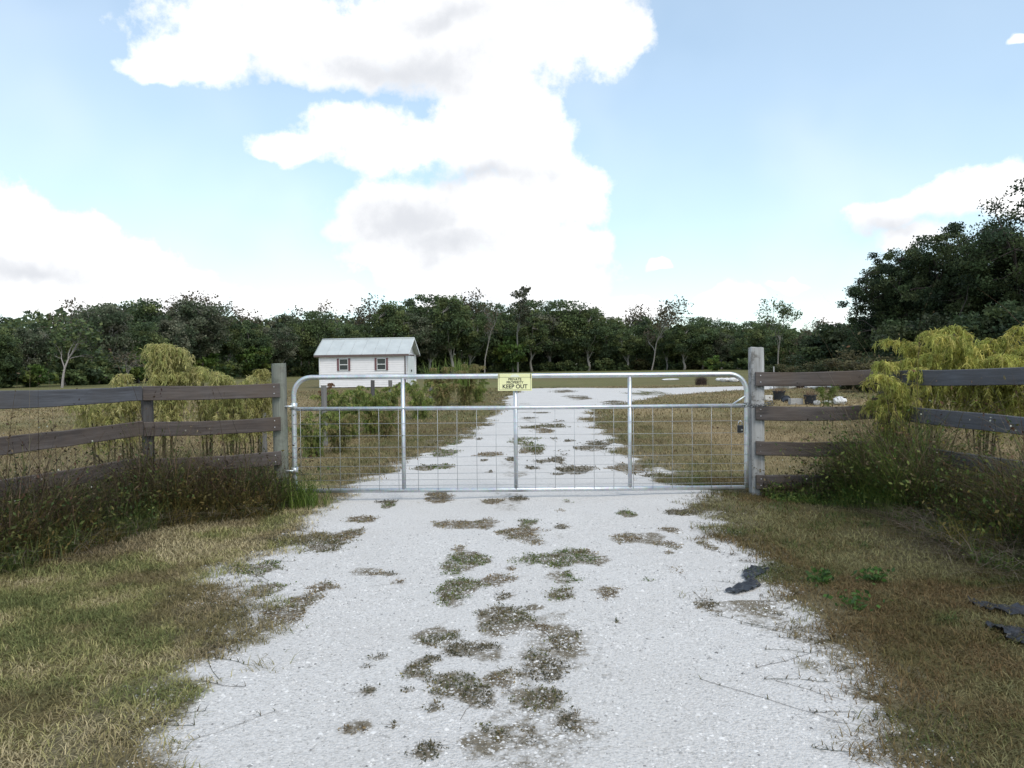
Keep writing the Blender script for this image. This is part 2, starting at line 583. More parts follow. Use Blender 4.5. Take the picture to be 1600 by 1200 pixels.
def mat_ground():
    m, nt, b = new_mat('ground_turf')
    geo = mnode(nt, 'ShaderNodeNewGeometry')
    P = geo.outputs['Position']
    n1 = mnoise(nt, P, 0.16, 6, 0.6)
    n2 = mnoise(nt, P, 1.3, 7, 0.65)
    n3 = mnoise(nt, P, 22, 8, 0.7)
    c = ramp(nt, n1.outputs[0], [(0.36, (0.225, 0.175, 0.095)), (0.5, (0.165, 0.145, 0.07)), (0.64, (0.115, 0.125, 0.05))])
    c2 = ramp(nt, n2.outputs[0], [(0.3, (0.12, 0.09, 0.05)), (0.5, (0.19, 0.16, 0.085)), (0.7, (0.14, 0.14, 0.06))])
    c = mixc(nt, 0.5, c, c2)
    c3 = ramp(nt, n3.outputs[0], [(0.3, (0.35, 0.32, 0.28)), (0.65, (1.1, 1.1, 1.05))])
    c = mixc(nt, 0.75, c, c3, 'MULTIPLY')
    a = mnode(nt, 'ShaderNodeAttribute', attribute_name='Col')      # r: meadow green share, g: bare earth
    sp = mnode(nt, 'ShaderNodeSeparateColor'); nt.links.new(a.outputs['Color'], sp.inputs[0])
    c = mixc(nt, sp.outputs[0], c, mixc(nt, 0.6, c, (0.15, 0.175, 0.065)))
    c = mixc(nt, sp.outputs[2], c, mixc(nt, 0.7, c, (0.36, 0.27, 0.15)))
    c = mixc(nt, sp.outputs[1], c, (0.085, 0.07, 0.05))
    nt.links.new(c, b.inputs['Base Color'])
    b.inputs['Roughness'].default_value = 0.95
    b.inputs['Specular IOR Level'].default_value = 0.1
    bump(nt, b, n3.outputs[0], 0.8, 0.03)
    return m


def mat_gravel():
    m, nt, b = new_mat('white_shell_gravel')
    geo = mnode(nt, 'ShaderNodeNewGeometry')
    P = geo.outputs['Position']
    v = mnode(nt, 'ShaderNodeTexVoronoi'); v.inputs['Scale'].default_value = 130
    nt.links.new(P, v.inputs['Vector'])
    v2 = mnode(nt, 'ShaderNodeTexVoronoi'); v2.inputs['Scale'].default_value = 75
    nt.links.new(P, v2.inputs['Vector'])
    n = mnoise(nt, P, 48, 9, 0.8)
    big = mnoise(nt, P, 1.1, 6, 0.6)
    c = ramp(nt, v.outputs['Color'], [(0.0, (0.40, 0.385, 0.36)), (0.3, (0.60, 0.58, 0.56)), (1.0, (0.72, 0.70, 0.68))])
    c = mixc(nt, 0.55, c, ramp(nt, n.outputs[0], [(0.38, (0.27, 0.258, 0.235)), (0.48, (0.61, 0.593, 0.57)), (0.7, (0.71, 0.69, 0.67))]))
    c = mixc(nt, 0.35, c, ramp(nt, big.outputs[0], [(0.3, (0.80, 0.78, 0.76)), (0.65, (1, 1, 1))]), 'MULTIPLY')
    a = mnode(nt, 'ShaderNodeAttribute', attribute_name='Col')      # r: soil showing through
    sp = mnode(nt, 'ShaderNodeSeparateColor'); nt.links.new(a.outputs['Color'], sp.inputs[0])
    fine = mnoise(nt, P, 14, 9, 0.8)
    add = mnode(nt, 'ShaderNodeMath', operation='ADD'); nt.links.new(sp.outputs[0], add.inputs[0])
    nt.links.new(fine.outputs[0], add.inputs[1])
    f = ramp(nt, add.outputs[0], [(0.78, (0, 0, 0)), (0.96, (1, 1, 1))])
    soil = ramp(nt, n.outputs[0], [(0.35, (0.10, 0.085, 0.06)), (0.65, (0.26, 0.225, 0.17))])
    c = mixc(nt, f, c, soil)
    add2 = mnode(nt, 'ShaderNodeMath', operation='ADD'); nt.links.new(sp.outputs[1], add2.inputs[0])
    speck = mnoise(nt, P, 42, 6, 0.85)
    avg = mnode(nt, 'ShaderNodeMath', operation='ADD'); nt.links.new(speck.outputs[0], avg.inputs[0]); nt.links.new(fine.outputs[0], avg.inputs[1])
    hf = mnode(nt, 'ShaderNodeMath', operation='MULTIPLY'); nt.links.new(avg.outputs[0], hf.inputs[0]); hf.inputs[1].default_value = 0.5
    nt.links.new(hf.outputs[0], add2.inputs[1])
    f2 = ramp(nt, add2.outputs[0], [(0.76, (0, 0, 0)), (1.12, (1, 1, 1))])
    turf = ramp(nt, n.outputs[0], [(0.35, (0.09, 0.078, 0.045)), (0.65, (0.23, 0.20, 0.12))])
    c = mixc(nt, f2, c, turf)
    nt.links.new(c, b.inputs['Base Color'])
    b.inputs['Roughness'].default_value = 0.95
    b.inputs['Specular IOR Level'].default_value = 0.15
    h = mnode(nt, 'ShaderNodeMath', operation='SUBTRACT')
    nt.links.new(n.outputs[0], h.inputs[0]); nt.links.new(v2.outputs['Distance'], h.inputs[1])
    bump(nt, b, h.outputs[0], 0.8, 0.008)
    return m


M['ground'] = mat_ground()
M['gravel'] = mat_gravel()

# ------------------------------------------------------------------ terrain and driveway
DRIVE = np.array([(-1.2, -6), (-1.15, 1), (-1.42, 2.76), (-1.62, 4.05), (-2.02, 5.27), (-2.1, 6.5), (-2.2, 8.3), (-1.8, 10.5),
                  (-1.45, 13.4), (-.8, 19.3), (-.3, 25), (-.5, 31), (0.2, 40), (0.6, 46), (3.3, 46.5), (7.8, 43.5),
                  (13.4, 44.6), (18, 46.5), (30, 50), (30, 45.5), (17, 41), (11.3, 38.3), (6.6, 33.5), (4.5, 28.5), (2.5, 24.5),
                  (2.15, 20), (2.1, 16), (1.85, 11.8), (1.95, 9.4), (2.1, 8.3), (1.95, 6.5), (1.78, 5.3), (1.62, 4.05),
                  (1.38, 2.76), (1.3, 1), (1.4, -6)])


def sdf_drive(x, y):
    """metres inside the driveway outline (negative outside)"""
    x = np.asarray(x, float); y = np.asarray(y, float)
    d = np.full(x.shape, 1e9); inside = np.zeros(x.shape, bool)
    n = len(DRIVE)
    for i in range(n):
        ax, ay = DRIVE[i]; bx, by = DRIVE[(i + 1) % n]
        ex, ey = bx - ax, by - ay
        t = np.clip(((x - ax) * ex + (y - ay) * ey) / (ex * ex + ey * ey), 0, 1)
        d = np.minimum(d, np.hypot(x - ax - t * ex, y - ay - t * ey))
        c = ((ay > y) != (by > y))
        xi = (bx - ax) * (y - ay) / (by - ay + 1e-12) + ax
        inside ^= c & (x < xi)
    return np.where(inside, d, -d)


def mask_drive(x, y):
    s = sdf_drive(x, y)
    return s + (fbm(x * 1.3 + 5, y * 1.3, 5) - 0.5) * 0.85 + (fbm(x * 5 + 50, y * 5, 4) - 0.5) * 0.5


def gz(x, y):
    x = np.asarray(x, float); y = np.asarray(y, float)
    near = np.exp(-np.maximum(y - 14, 0) / 12)
    return (fbm(x * 0.42 + 3, y * 0.42 + 8, 2) - 0.5) * 0.07 * near


def c6(x, y, a, b): return (467 + x / 2.4, 700 + y / 2.4, a / 2.4, b / 2.4)
def c5(x, y, a, b): return (x / 2.4, 700 + y / 2.4, a / 2.4, b / 2.4)
def c8(x, y, a, b): return (600 + x / 5.333, 640 + y / 5.333, a / 5.333, b / 5.333)


BIG = [(c6(625, 430, 105, 55), 'g', 'green weed mat on the left, nearest the gate in the drive middle'),
       (c6(610, 550, 85, 52), 'g', 'green weed mat just below the left green one'),
       (c6(960, 425, 170, 42), 'g', 'wedge-shaped green weed mat right of the drive centre'),
       (c6(985, 485, 80, 36), 'g', 'bright green weed tuft at the lower end of the wedge-shaped mat'),
       (c6(985, 565, 80, 40), 'g', 'rounded bright green weed tuft below the wedge-shaped mat'),
       (c6(1100, 415, 68, 34), 'b', 'brown dry weed mat right of the wedge-shaped green one'),
       (c6(1145, 550, 72, 32), 'b', 'brown dry weed mat right of the rounded green tuft'),
       (c6(820, 335, 125, 42), 'b', 'brown weed mat across the drive middle in front of the gate'),
       (c6(765, 668, 112, 62), 'o', 'olive weed mat with pale gaps in the drive middle'),
       (c6(510, 705, 115, 45), 'o', 'dark olive weed mat left of the drive middle'),
       (c6(690, 778, 145, 52), 'd', 'long dark weed mat in the middle of the foreground'),
       (c6(1000, 740, 78, 66), 'o', 'upright olive weed mat right of the long dark one'),
       (c6(600, 890, 115, 68), 'o', 'broad olive weed mat in the lower foreground'),
       (c6(900, 950, 115, 45), 'o', 'flat brown-olive weed mat in the lower right foreground'),
       (c6(1030, 1035, 72, 48), 'd', 'dark brown weed tuft, rightmost in the lower foreground'),
       (c6(690, 1120, 100, 80), 'o', 'thick olive weed tuft at the bottom centre of the picture'),
       (c6(475, 1145, 95, 65), 'd', 'brown weed tuft left of the bottom centre'),
       (c6(230, 1050, 75, 40), 'b', 'brown weed tuft at the lower left of the drive'),
       (c6(1270, 342, 125, 20), 'b', 'long straw-brown weed strip on the right side of the drive'),
       (c6(245, 467, 95, 24), 'b', 'brown weed strip on the left side of the drive')]
SMALL = [(c6(770, 505, 72, 24), 'b'), (c6(640, 285, 105, 22), 'b'), (c6(910, 845, 82, 36), 'd'), (c6(750, 872, 66, 38), 'b'), (c6(660, 950, 72, 42), 'd'),
         (c6(440, 850, 56, 32), 'o'), (c6(255, 925, 52, 36), 'd'), (c6(495, 990, 52, 20), 'd'), (c6(860, 1090, 36, 42), 'd'), (c6(770, 570, 42, 18), 'd'),
         (c6(375, 510, 54, 18), 'b'), (c6(345, 478, 40, 10), 'd'), (c6(1400, 373, 52, 16), 'b'), (c6(1390, 398, 26, 12), 'b'), (c6(1410, 462, 42, 22), 'b'),
         (c6(1395, 315, 34, 12), 'b'), (c6(520, 190, 58, 18), 'b'), (c6(715, 203, 42, 10), 'b'), (c6(1005, 205, 28, 8), 'g'), (c6(340, 213, 20, 10), 'g'),
         (c6(1225, 250, 32, 18), 'g'), (c6(220, 270, 62, 12), 'b'), (c6(1310, 500, 32, 14), 'g'), (c6(900, 610, 46, 20), 'd'), (c6(910, 690, 28, 12), 'b'),
         (c6(500, 810, 30, 14), 'd'), (c6(410, 918, 30, 12), 'd'), (c6(350, 1048, 36, 14), 'd'), (c6(870, 780, 48, 30), 'o'), (c6(600, 385, 40, 18), 'b'),
         (c6(860, 285, 50, 14), 'g'), (c6(980, 238, 30, 8), 'b'), (c6(300, 795, 44, 14), 'd'), (c6(255, 830, 22, 10), 'd'), (c6(1190, 660, 14, 6), 'o'),
         (c6(795, 463, 26, 10), 'b'), (c6(345, 200, 50, 8), 'd'), (c6(850, 195, 40, 10), 'd'), (c6(985, 300, 24, 8), 'd'), (c6(1540, 600, 46, 30), 'd'),
         (c6(1450, 250, 60, 16), 'd'), (c6(1520, 370, 40, 16), 'b'),
         (c5(1150, 350, 150, 46), 'o'), (c5(960, 460, 100, 30), 'g'), (c5(1000, 535, 70, 42), 'g'), (c5(1200, 520, 60, 40), 'b'), (c5(790, 595, 110, 46), 'o'),
         (c5(1050, 630, 130, 48), 'b'), (c5(1170, 570, 90, 40), 'b'), (c5(1270, 330, 70, 26), 'b'), (c5(700, 640, 90, 36), 'b'), (c5(900, 650, 80, 30), 'o'),
         (c8(590, 275, 85, 26), 'g'), (c8(540, 360, 115, 32), 'g'), (c8(1230, 290, 135, 46), 'g'), (c8(1190, 345, 85, 20), 'b'), (c8(1200, 160, 62, 12), 'o'),
         (c8(1390, 150, 125, 18), 'o'), (c8(1350, 185, 95, 18), 'b'), (c8(1280, 365, 46, 20), 'o'), (c8(1480, 360, 75, 20), 'd'), (c8(1420, 260, 62, 20), 'd'),
         (c8(1530, 270, 52, 12), 'd'), (c8(1310, 445, 95, 22), 'd'), (c8(1440, 430, 62, 26), 'd'), (c8(1205, 488, 74, 22), 'd'), (c8(1490, 505, 74, 18), 'd'),
         (c8(1430, 550, 64, 14), 'd'), (c8(780, 255, 44, 12), 'd'), (c8(870, 370, 135, 26), 'b'), (c8(1450, 105, 60, 10), 'd'), (c8(1330, 30, 70, 6), 'd'),
         (c8(1240, 75, 80, 7), 'd'), (c8(860, 140, 40, 6), 'd'), (c8(750, 155, 36, 8), 'd'), (c8(670, 215, 36, 8), 'd'), (c8(1060, 410, 50, 22), 'd'),
         (c8(830, 430, 40, 10), 'd'), (c8(880, 530, 60, 16), 'd'), (c8(490, 485, 90, 20), 'g'), (c8(330, 500, 90, 30), 'o'),
         ((1010, 668, 14, 3), 'd'), ((905, 622, 22, 3), 'd'), ((960, 630, 18, 3), 'd'), ((880, 612, 20, 2), 'd'), ((1000, 616, 22, 3), 'g'), ((1020, 614, 18, 3), 'g'),
         ((930, 700, 30, 8), 'd'), ((900, 735, 26, 6), 'd'), ((1000, 690, 24, 6), 'b'), ((1025, 745, 30, 5), 'd'), ((985, 735, 26, 8), 'b')]

def patch_mask(X, Y, e, amp=2.3):
    """1 inside an irregular weed patch, 0 outside"""
    px, py, rx, ry = e
    rx, ry = rx * 1.12, ry * 1.12
    cx, cy = onground(px, py)
    wx = rx * cy / F
    _, ya = onground(px, py - ry); _, yb = onground(px, py + ry)
    d = np.hypot((X - cx) / wx, (Y - cy) / ((ya - yb) / 2))
    k = 4.5 if cy < 9 else 2.6
    return sstep(1.0 - d + (fbm(X * k + 11, Y * k * 0.8 + 5, 4) - 0.5) * amp, -0.12, 0.5) * (d < 1.4)


def patch_soil(X, Y, e, amp):
    return 0.46 * patch_mask(X, Y, e, amp)


def build_ground():
    xs = np.concatenate([-np.geomspace(900, 14, 40), np.arange(-13.9, 13.95, 0.13), np.geomspace(14, 900, 40)])
    ys = np.concatenate([-np.geomspace(300, 3, 14), np.arange(-2.9, 14, 0.12), np.arange(14, 60, 0.5), np.geomspace(60, 1500, 34)])
    X, Y = np.meshgrid(xs, ys)
    Z = gz(X, Y)
    far = sstep(Y, 60, 150)
    green = np.clip(fbm(X * 0.05 + 9, Y * 0.05, 3) * 1.6 - 0.5 + 0.5 * far, 0, 1)
    right_bank = sstep(X, 2.0, 3.2) * sstep(-Y, -9.5, -8)
    left_bank = sstep(-X, 2.6, 3.4) * sstep(Y, 5.2, 6.2) * sstep(-Y, -10, -8)
    earth = np.maximum(right_bank * 0.6, left_bank * 0.6)
    nx, ny = len(xs), len(ys)
    V = np.stack([X, Y, Z], -1).reshape(-1, 3)
    i = np.arange((nx - 1) * (ny - 1)); r = i // (nx - 1); c = i % (nx - 1)
    a = r * nx + c
    T = np.concatenate([np.stack([a, a + 1, a + nx + 1], 1), np.stack([a, a + nx + 1, a + nx], 1)])
    straw = sstep(np.abs(X), 2.4, 4.2) * sstep(Y, 8.5, 10) * sstep(-Y, -42, -24) * np.clip(fbm(X * 0.3 + 2, Y * 0.3, 3) * 2 - 0.3, 0, 1)
    C = np.stack([green * (1 - straw), earth, straw], -1).reshape(-1, 3)
    o = link('ground', trimesh('ground', V, T, M['ground'], C, True))
    tag(o, 'dry mown pasture and rough grass verge stretching back to the trees', 'ground', kind='structure')


def ruts_(x, y, m):
    r_ = -0.012 * np.exp(-((np.abs(x - 0.1) - 0.8) / 0.35) ** 2) * (y < 26)
    return np.where(m > 0.1, r_ * np.clip((m - 0.1) * 3, 0, 0.6), 0)


def surf(x, y):
    """height of whatever lies on top at x, y: ground or driveway"""
    m = mask_drive(x, y)
    return gz(x, y) + np.where(m < -0.25, np.maximum((m + 0.25) * 0.25 + 0.005, 0), np.clip(m * 0.05 + 0.0175, 0.005, 0.02)) + ruts_(x, y, m)


def build_drive():
    Vs, Ts, Cs = [], [], []; n = 0
    for (x0, x1, y0, y1, s) in ((-3.2, 3.2, -6, 0, 0.15), (-3.2, 3.2, 0, 12, 0.04), (-3, 5, 12, 24, 0.07), (-3, 32, 24, 52, 0.2)):
        xs = np.arange(x0, x1 + s / 2, s); ys = np.linspace(y0, y1, int(round((y1 - y0) / s)) + 1)
        X, Y = np.meshgrid(xs, ys)
        m = mask_drive(X, Y)
        off = np.where(m < -0.25, (m + 0.25) * 0.25 + 0.005, np.clip(m * 0.05 + 0.0175, 0.005, 0.02))
        Z = gz(X, Y) + off + ruts_(X, Y, m) + 0.004 * (fbm(X * 9, Y * 9, 2) - 0.5)
        soil = sstep(-m, -0.5, 0.1) * 0.30
        edge = np.clip((0.42 - m) / 0.72, 0, 1)
        for (e_, ty_, *_r) in BIG + SMALL:
            soil = np.maximum(soil, patch_soil(X, Y, e_, 1.3 if _r else 2.3))
        soil = np.maximum(soil, 0.36 * sstep(fbm(X * 1.9 + 31, Y * 1.0 + 4, 4), 0.45, 0.68) * np.exp(-((X - 0.1 - 0.02 * np.clip(Y - 8, 0, 18)) / 0.55) ** 2))
        soil = np.maximum(soil, 0.42 * sstep(X - 0.35 * (4.2 - Y) - 0.75, 0.0, 0.8) * (Y < 4.6) * fbm(X * 3, Y * 3, 3) * 1.5)
        nx, ny = len(xs), len(ys)
        i = np.arange((nx - 1) * (ny - 1)); r = i // (nx - 1); c = i % (nx - 1)
        a = r * nx + c
        mm = m.ravel(); keep = np.maximum.reduce([mm[a], mm[a + 1], mm[a + nx], mm[a + nx + 1]]) > -0.34
        a = a[keep]
        Vs.append(np.stack([X, Y, Z], -1).reshape(-1, 3))
        Ts.append(np.concatenate([np.stack([a, a + 1, a + nx + 1], 1), np.stack([a, a + nx + 1, a + nx], 1)]) + n)
        Cs.append(np.stack([soil, edge, soil * 0], -1).reshape(-1, 3)); n += nx * ny
    V, T, C = np.concatenate(Vs), np.concatenate(Ts), np.concatenate(Cs)
    used = np.unique(T); re = np.zeros(len(V), int); re[used] = np.arange(len(used))
    o = link('driveway', trimesh('driveway', V[used], re[T], M['gravel'], C[used], True))
    tag(o, 'white crushed shell driveway running through the gate and bending right', 'driveway', kind='structure')


build_ground()
build_drive()

# ------------------------------------------------------------------ trees
def rand_in(r, n):
    v = r.normal(size=(n, 3)); v /= np.linalg.norm(v, axis=1)[:, None]
    return v


def tree_meshes(seed, H, R, nclump, nleaf, lsize, pal, low=0.5, bark='bark', spread=1.0, trunk_r=None):
    """returns (trunk mesh, crown mesh): tapered trunk, limbs, twigs; leaf faces in clumps"""
    r = np.random.default_rng(seed)
    wood = Geo(); grey = np.array([1, 1, 1.0])
    tr = trunk_r or H * 0.02
    K = 9
    zt = np.linspace(0, H * 0.72, K)
    wob = np.cumsum(r.normal(size=(K, 2)) * H * 0.012, 0); wob -= wob[0]
    trunk = np.stack([wob[:, 0], wob[:, 1], zt], 1)
    V, T = tube(trunk, tr * np.concatenate([[1.45, 1.05], np.linspace(0.95, 0.28, K - 2)]), 7); wood.add(V, T, grey)
    nodes = [trunk[k] for k in range(3, K)]
    cz, rz = H * (low + (1 - low) * 0.5), H * (1 - low) * 0.52
    for i in range(9):
        a = i * 2.4 + r.random(); st = trunk[r.integers(2, K - 1)]
        e = np.array([np.cos(a) * R * (0.55 + 0.35 * r.random()), np.sin(a) * R * (0.55 + 0.35 * r.random()),
                      cz + rz * r.uniform(-0.5, 0.75)])
        mid = (st + e) / 2 + np.array([0, 0, H * 0.03]) + r.normal(size=3) * H * 0.02
        t = np.linspace(0, 1, 6)[:, None]
        p = (1 - t) ** 2 * st + 2 * t * (1 - t) * mid + t ** 2 * e + r.normal(size=(6, 3)) * H * 0.006 * (t > 0)
        V, T = tube(p, np.linspace(tr * 0.5, tr * 0.12, 6), 5, False); wood.add(V, T, grey)
        nodes += [p[k] for k in range(2, 6)]
    nodes = np.array(nodes)
    d = rand_in(r, nclump); rad = r.random(nclump) ** 0.42
    ctr = d * rad[:, None] * np.array([R, R, rz]) * r.uniform(0.82, 1.04, (nclump, 1))
    lump = 1 + 0.17 * np.sin(d[:, 0] * 4 + seed) * np.cos(d[:, 2] * 5 + seed * 2)
    ctr *= lump[:, None]; ctr[:, 2] += cz
    ctr[:, 2] = np.maximum(ctr[:, 2], 0.25 + 0.15 * r.random(nclump))
    for c in ctr:
        q = nodes[np.argmin(((nodes - c) ** 2).sum(1))]
        mid = (q + c) / 2 + r.normal(size=3) * 0.08 * np.linalg.norm(c - q)
        V, T = tube(np.array([q, mid, c]), [tr * 0.16, tr * 0.1, tr * 0.04], 3, False); wood.add(V, T, grey)
    crown = Geo()
    per = nleaf // nclump
    ci = np.repeat(np.arange(nclump), per)
    cr = (R * 0.22 * r.uniform(0.6, 1.3, nclump) * spread)[ci]
    g = np.clip(r.normal(size=(len(ci), 3)), -1.7, 1.7) * np.array([1, 1, 0.62]) * cr[:, None] * 0.62
    P = ctr[ci] + g
    P[:, 2] = np.maximum(P[:, 2], 0.1)
    pal = np.array(pal)
    tint = pal[r.integers(0, len(pal), nclump)][ci] * r.uniform(0.7, 1.3, (nclump, 1))[ci] * r.uniform(0.65, 1.4, (len(ci), 1))
    V, T, C = leaves(P, lsize * r.uniform(0.6, 1.3, len(ci)), tint, r, 1.7)
    crown.add(V, T, C)
    return wood.mesh('trunk', M[bark]), crown.mesh('crown', M['leaf'])


def bare_meshes(seed, H, R, bark='twig', leafy=0, pal=None, fork=0.3, lsize=0.3, spread=0.55, tr=None):
    r = np.random.default_rng(seed)
    wood = Geo(); w = np.array([1, 1, 1.0]); tips = []
    tr = tr or H * 0.014

    def grow(p, d, L, rad, lev):
        n = 4
        pts = [p]; q = p.copy(); dd = d.copy()
        for k in range(n - 1):
            dd = dd + r.normal(size=3) * 0.13 + np.array([0, 0, 0.05]); dd /= np.linalg.norm(dd)
            q = q + dd * L / (n - 1); pts.append(q.copy())
        V, T = tube(np.array(pts), np.linspace(rad, rad * 0.55, n), 6 if lev == 0 else (4 if lev < 3 else 3), False)
        wood.add(V, T, w)
        if lev >= 4:
            tips.append(q); return
        kids = (3, 4, 4, 4, 0)[lev] if lev else 5
        for i in range(kids):
            at_ = pts[r.integers(2, n)] if (i or lev == 0) else pts[-1]
            nd = dd + rand_in(r, 1)[0] * (spread + 0.14 * lev); nd[2] = max(nd[2], -0.25) + 0.1
            nd /= np.linalg.norm(nd)
            grow(at_, nd, L * r.uniform(0.45, 0.72) if lev else (H - H * fork) * r.uniform(0.35, 0.6), rad * 0.5, lev + 1)
    grow(np.zeros(3), np.array([0, 0, 1.0]), H * (fork + 0.25), tr, 0)
    tips = np.array(tips)
    allv = np.concatenate(wood.V)
    s = H / max(allv[:, 2].max(), 0.1)
    wood.V = [v * s for v in wood.V]; tips = tips * s
    crown = None
    if leafy:
        ci = r.integers(0, len(tips), leafy)
        P = tips[ci] + r.normal(size=(leafy, 3)) * R * 0.09
        pal = np.array(pal)
        C = pal[r.integers(0, len(pal), leafy)] * r.uniform(0.6, 1.4, (leafy, 1))
        g = Geo(); g.add(*leaves(P, lsize * r.uniform(0.5, 1.2, leafy), C, r, 1.6)); crown = g.mesh('crown', M['leaf'])
    return wood.mesh('trunk', M[bark]), crown


DK = [(0.085, 0.121, 0.053), (0.105, 0.144, 0.059), (0.073, 0.106, 0.056), (0.133, 0.159, 0.062)]
MG = [(0.129, 0.143, 0.092), (0.091, 0.113, 0.065), (0.174, 0.178, 0.122), (0.076, 0.103, 0.058)]
LG = [(0.097, 0.153, 0.036), (0.081, 0.129, 0.039), (0.137, 0.169, 0.042), (0.064, 0.105, 0.036)]
BR = [(0.10, 0.085, 0.05), (0.075, 0.075, 0.04), (0.13, 0.105, 0.07)]
NEARDK = [(0.074, 0.095, 0.042), (0.039, 0.062, 0.030), (0.051, 0.077, 0.033), (0.031, 0.051, 0.027), (0.062, 0.084, 0.033)]

VAR = {}
VAR['oak'] = [tree_meshes(11 + i, 12, 4.6, 130, 19000, 0.235, DK, 0.12, 'bark', 1.05) for i in range(3)]
VAR['oak_high'] = [tree_meshes(21 + i, 13, 4.2, 115, 16000, 0.235, DK, 0.34, 'bark_pale', 1.05) for i in range(2)]
VAR['moss'] = [tree_meshes(31 + i, 12, 3.9, 110, 15000, 0.22, MG, 0.2, 'bark_pale', 1.05) for i in range(2)]
VAR['bright'] = [tree_meshes(41, 8, 3.6, 60, 5500, 0.4, LG, 0.08, 'bark')]
VAR['bare'] = [bare_meshes(51 + i, 12, 3, leafy=900, pal=BR, lsize=0.26) for i in range(2)]
VAR['thin'] = [bare_meshes(61, 16, 1.6, 'bark_pale', 1500, [(0.09, 0.09, 0.055), (0.06, 0.075, 0.045)], fork=0.62, lsize=0.3, spread=0.42)]
VAR['bush'] = [tree_meshes(71 + i, 3.2, 2.2, 34, 3000, 0.3, p, 0.0, 'bark_dark', 1.2) for i, p in
               enumerate((DK, LG, [(0.07, 0.075, 0.03), (0.10, 0.09, 0.04), (0.05, 0.065, 0.028)]))]


def plant_tree(name, meshes, loc, sx, sz, rz, label, cat, group=None):
    t = empty(name, loc, rz)
    t.scale = (sx, sx, sz)
    if meshes[0]: link('trunk', meshes[0], t)
    if meshes[1]: link('crown', meshes[1], t)
    tag(t, label, cat, group)
    return t


TOPS = [(-80, 480), (0, 488), (60, 466), (150, 474), (250, 467), (330, 468), (380, 486), (440, 480), (540, 482), (600, 474), (640, 466), (700, 464),
        (780, 466), (880, 472), (940, 488), (1010, 484), (1080, 506), (1150, 500), (1215, 494), (1270, 512), (1330, 512), (1400, 520)]
DEP = [(-80, 66), (0, 70), (200, 86), (400, 116), (600, 140), (800, 150), (1000, 150), (1150, 142), (1250, 108), (1320, 80), (1400, 70)]


def top_y(px): return float(np.interp(px, *zip(*TOPS)))
def dep(px): return float(np.interp(px, *zip(*DEP)))


def region(px):
    for lim, s in ((110, 'at far left'), (230, 'above the left fence'), (430, 'behind the left plants'), (500, 'left of the shed'),
                   (660, 'behind the shed'), (775, 'between shed and sign'), (840, 'above the sign'),
                   (985, 'above the gate middle'), (1165, 'above the right gate panel'), (2000, 'beyond the right gate post')):
        if px < lim: return s


rt = random.Random(5)
KIND_TXT = {'oak': ('oak_tree', 'low-branched dark oak'), 'oak_high': ('oak_tree', 'bare-trunked dark oak'),
            'moss': ('oak_tree', 'grey-green mossy oak'), 'bright': ('young_tree', 'brighter green young tree'),
            'bare': ('bare_tree', 'leafless grey-brown tree'), 'bush': ('bush', 'low dark bush')}
BASEH = {'oak': 12, 'oak_high': 13, 'moss': 12, 'bright': 8, 'bare': 12, 'thin': 16, 'bush': 3.2}


def line_tree(px, ddep, kind, hfac, row):
    D = dep(px) + ddep
    p = at(px, 570, D)
    yh = 570 + (800 - px) * math.tan(-ROLL)
    H = ((yh - top_y(px)) * D / F + CAM_H) * hfac
    ms = rt.choice(VAR[kind])
    s = H / BASEH[kind]
    wd = s * rt.uniform(0.88, 1.12)
    nm, txt = KIND_TXT[kind]
    lab = '%s in %s treeline row %s' % (txt, row, region(px))
    plant_tree(nm, ms, (p.x, D, -0.05), wd, s * 0.97, rt.random() * 6.28, lab, 'tree' if kind != 'bush' else 'bush', '%s, %s treeline row, %s' % (txt, row, region(px)))


px = -70
while px < 1345:
    D = dep(px)
    k = rt.choices(['oak', 'oak_high', 'moss', 'bright'], [5, 4 if 450 < px < 1150 else 1, 3, 0.6])[0]
    if k == 'bright': line_tree(px, -3, k, rt.uniform(0.5, 0.62), 'front')
    line_tree(px, rt.uniform(-3, 4), k if k != 'bright' else 'oak', rt.uniform(0.70, 1.06), 'front')
    px += 3.6 * F / D * rt.uniform(0.85, 1.2)
px = -70
while px < 1330:
    D = dep(px)
    k = rt.choices(['oak', 'moss', 'bare'], [4.5, 3, 4])[0]
    line_tree(px, rt.uniform(9, 14), k, rt.uniform(0.86, 1.13) if k != 'bare' else rt.uniform(1.02, 1.16), 'rear')
    px += 4.6 * F / D * rt.uniform(0.85, 1.2)
px = -60
while px < 1345:                                   # understorey
    D = dep(px)
    p = at(px, 570, D - rt.uniform(1, 4) if px < 430 else D + rt.uniform(0, 4))
    gi = 1 if px < 420 and rt.random() < 0.6 else (0 if rt.random() < 0.75 else 2)
    txt = ('low dark bush', 'low bright green bush', 'low olive bush')[gi]
    s = rt.uniform(0.6, 1.05) * (1.0 if px < 430 or px > 1150 else 0.75)
    lab = '%s at the treeline foot %s' % (txt, region(px))
    plant_tree('bush', VAR['bush'][gi], (p.x, p.y, -0.05), s * 1.2, s, rt.random() * 6.28, lab, 'bush', lab)
    px += 3.4 * F / D * rt.uniform(0.8, 1.3)

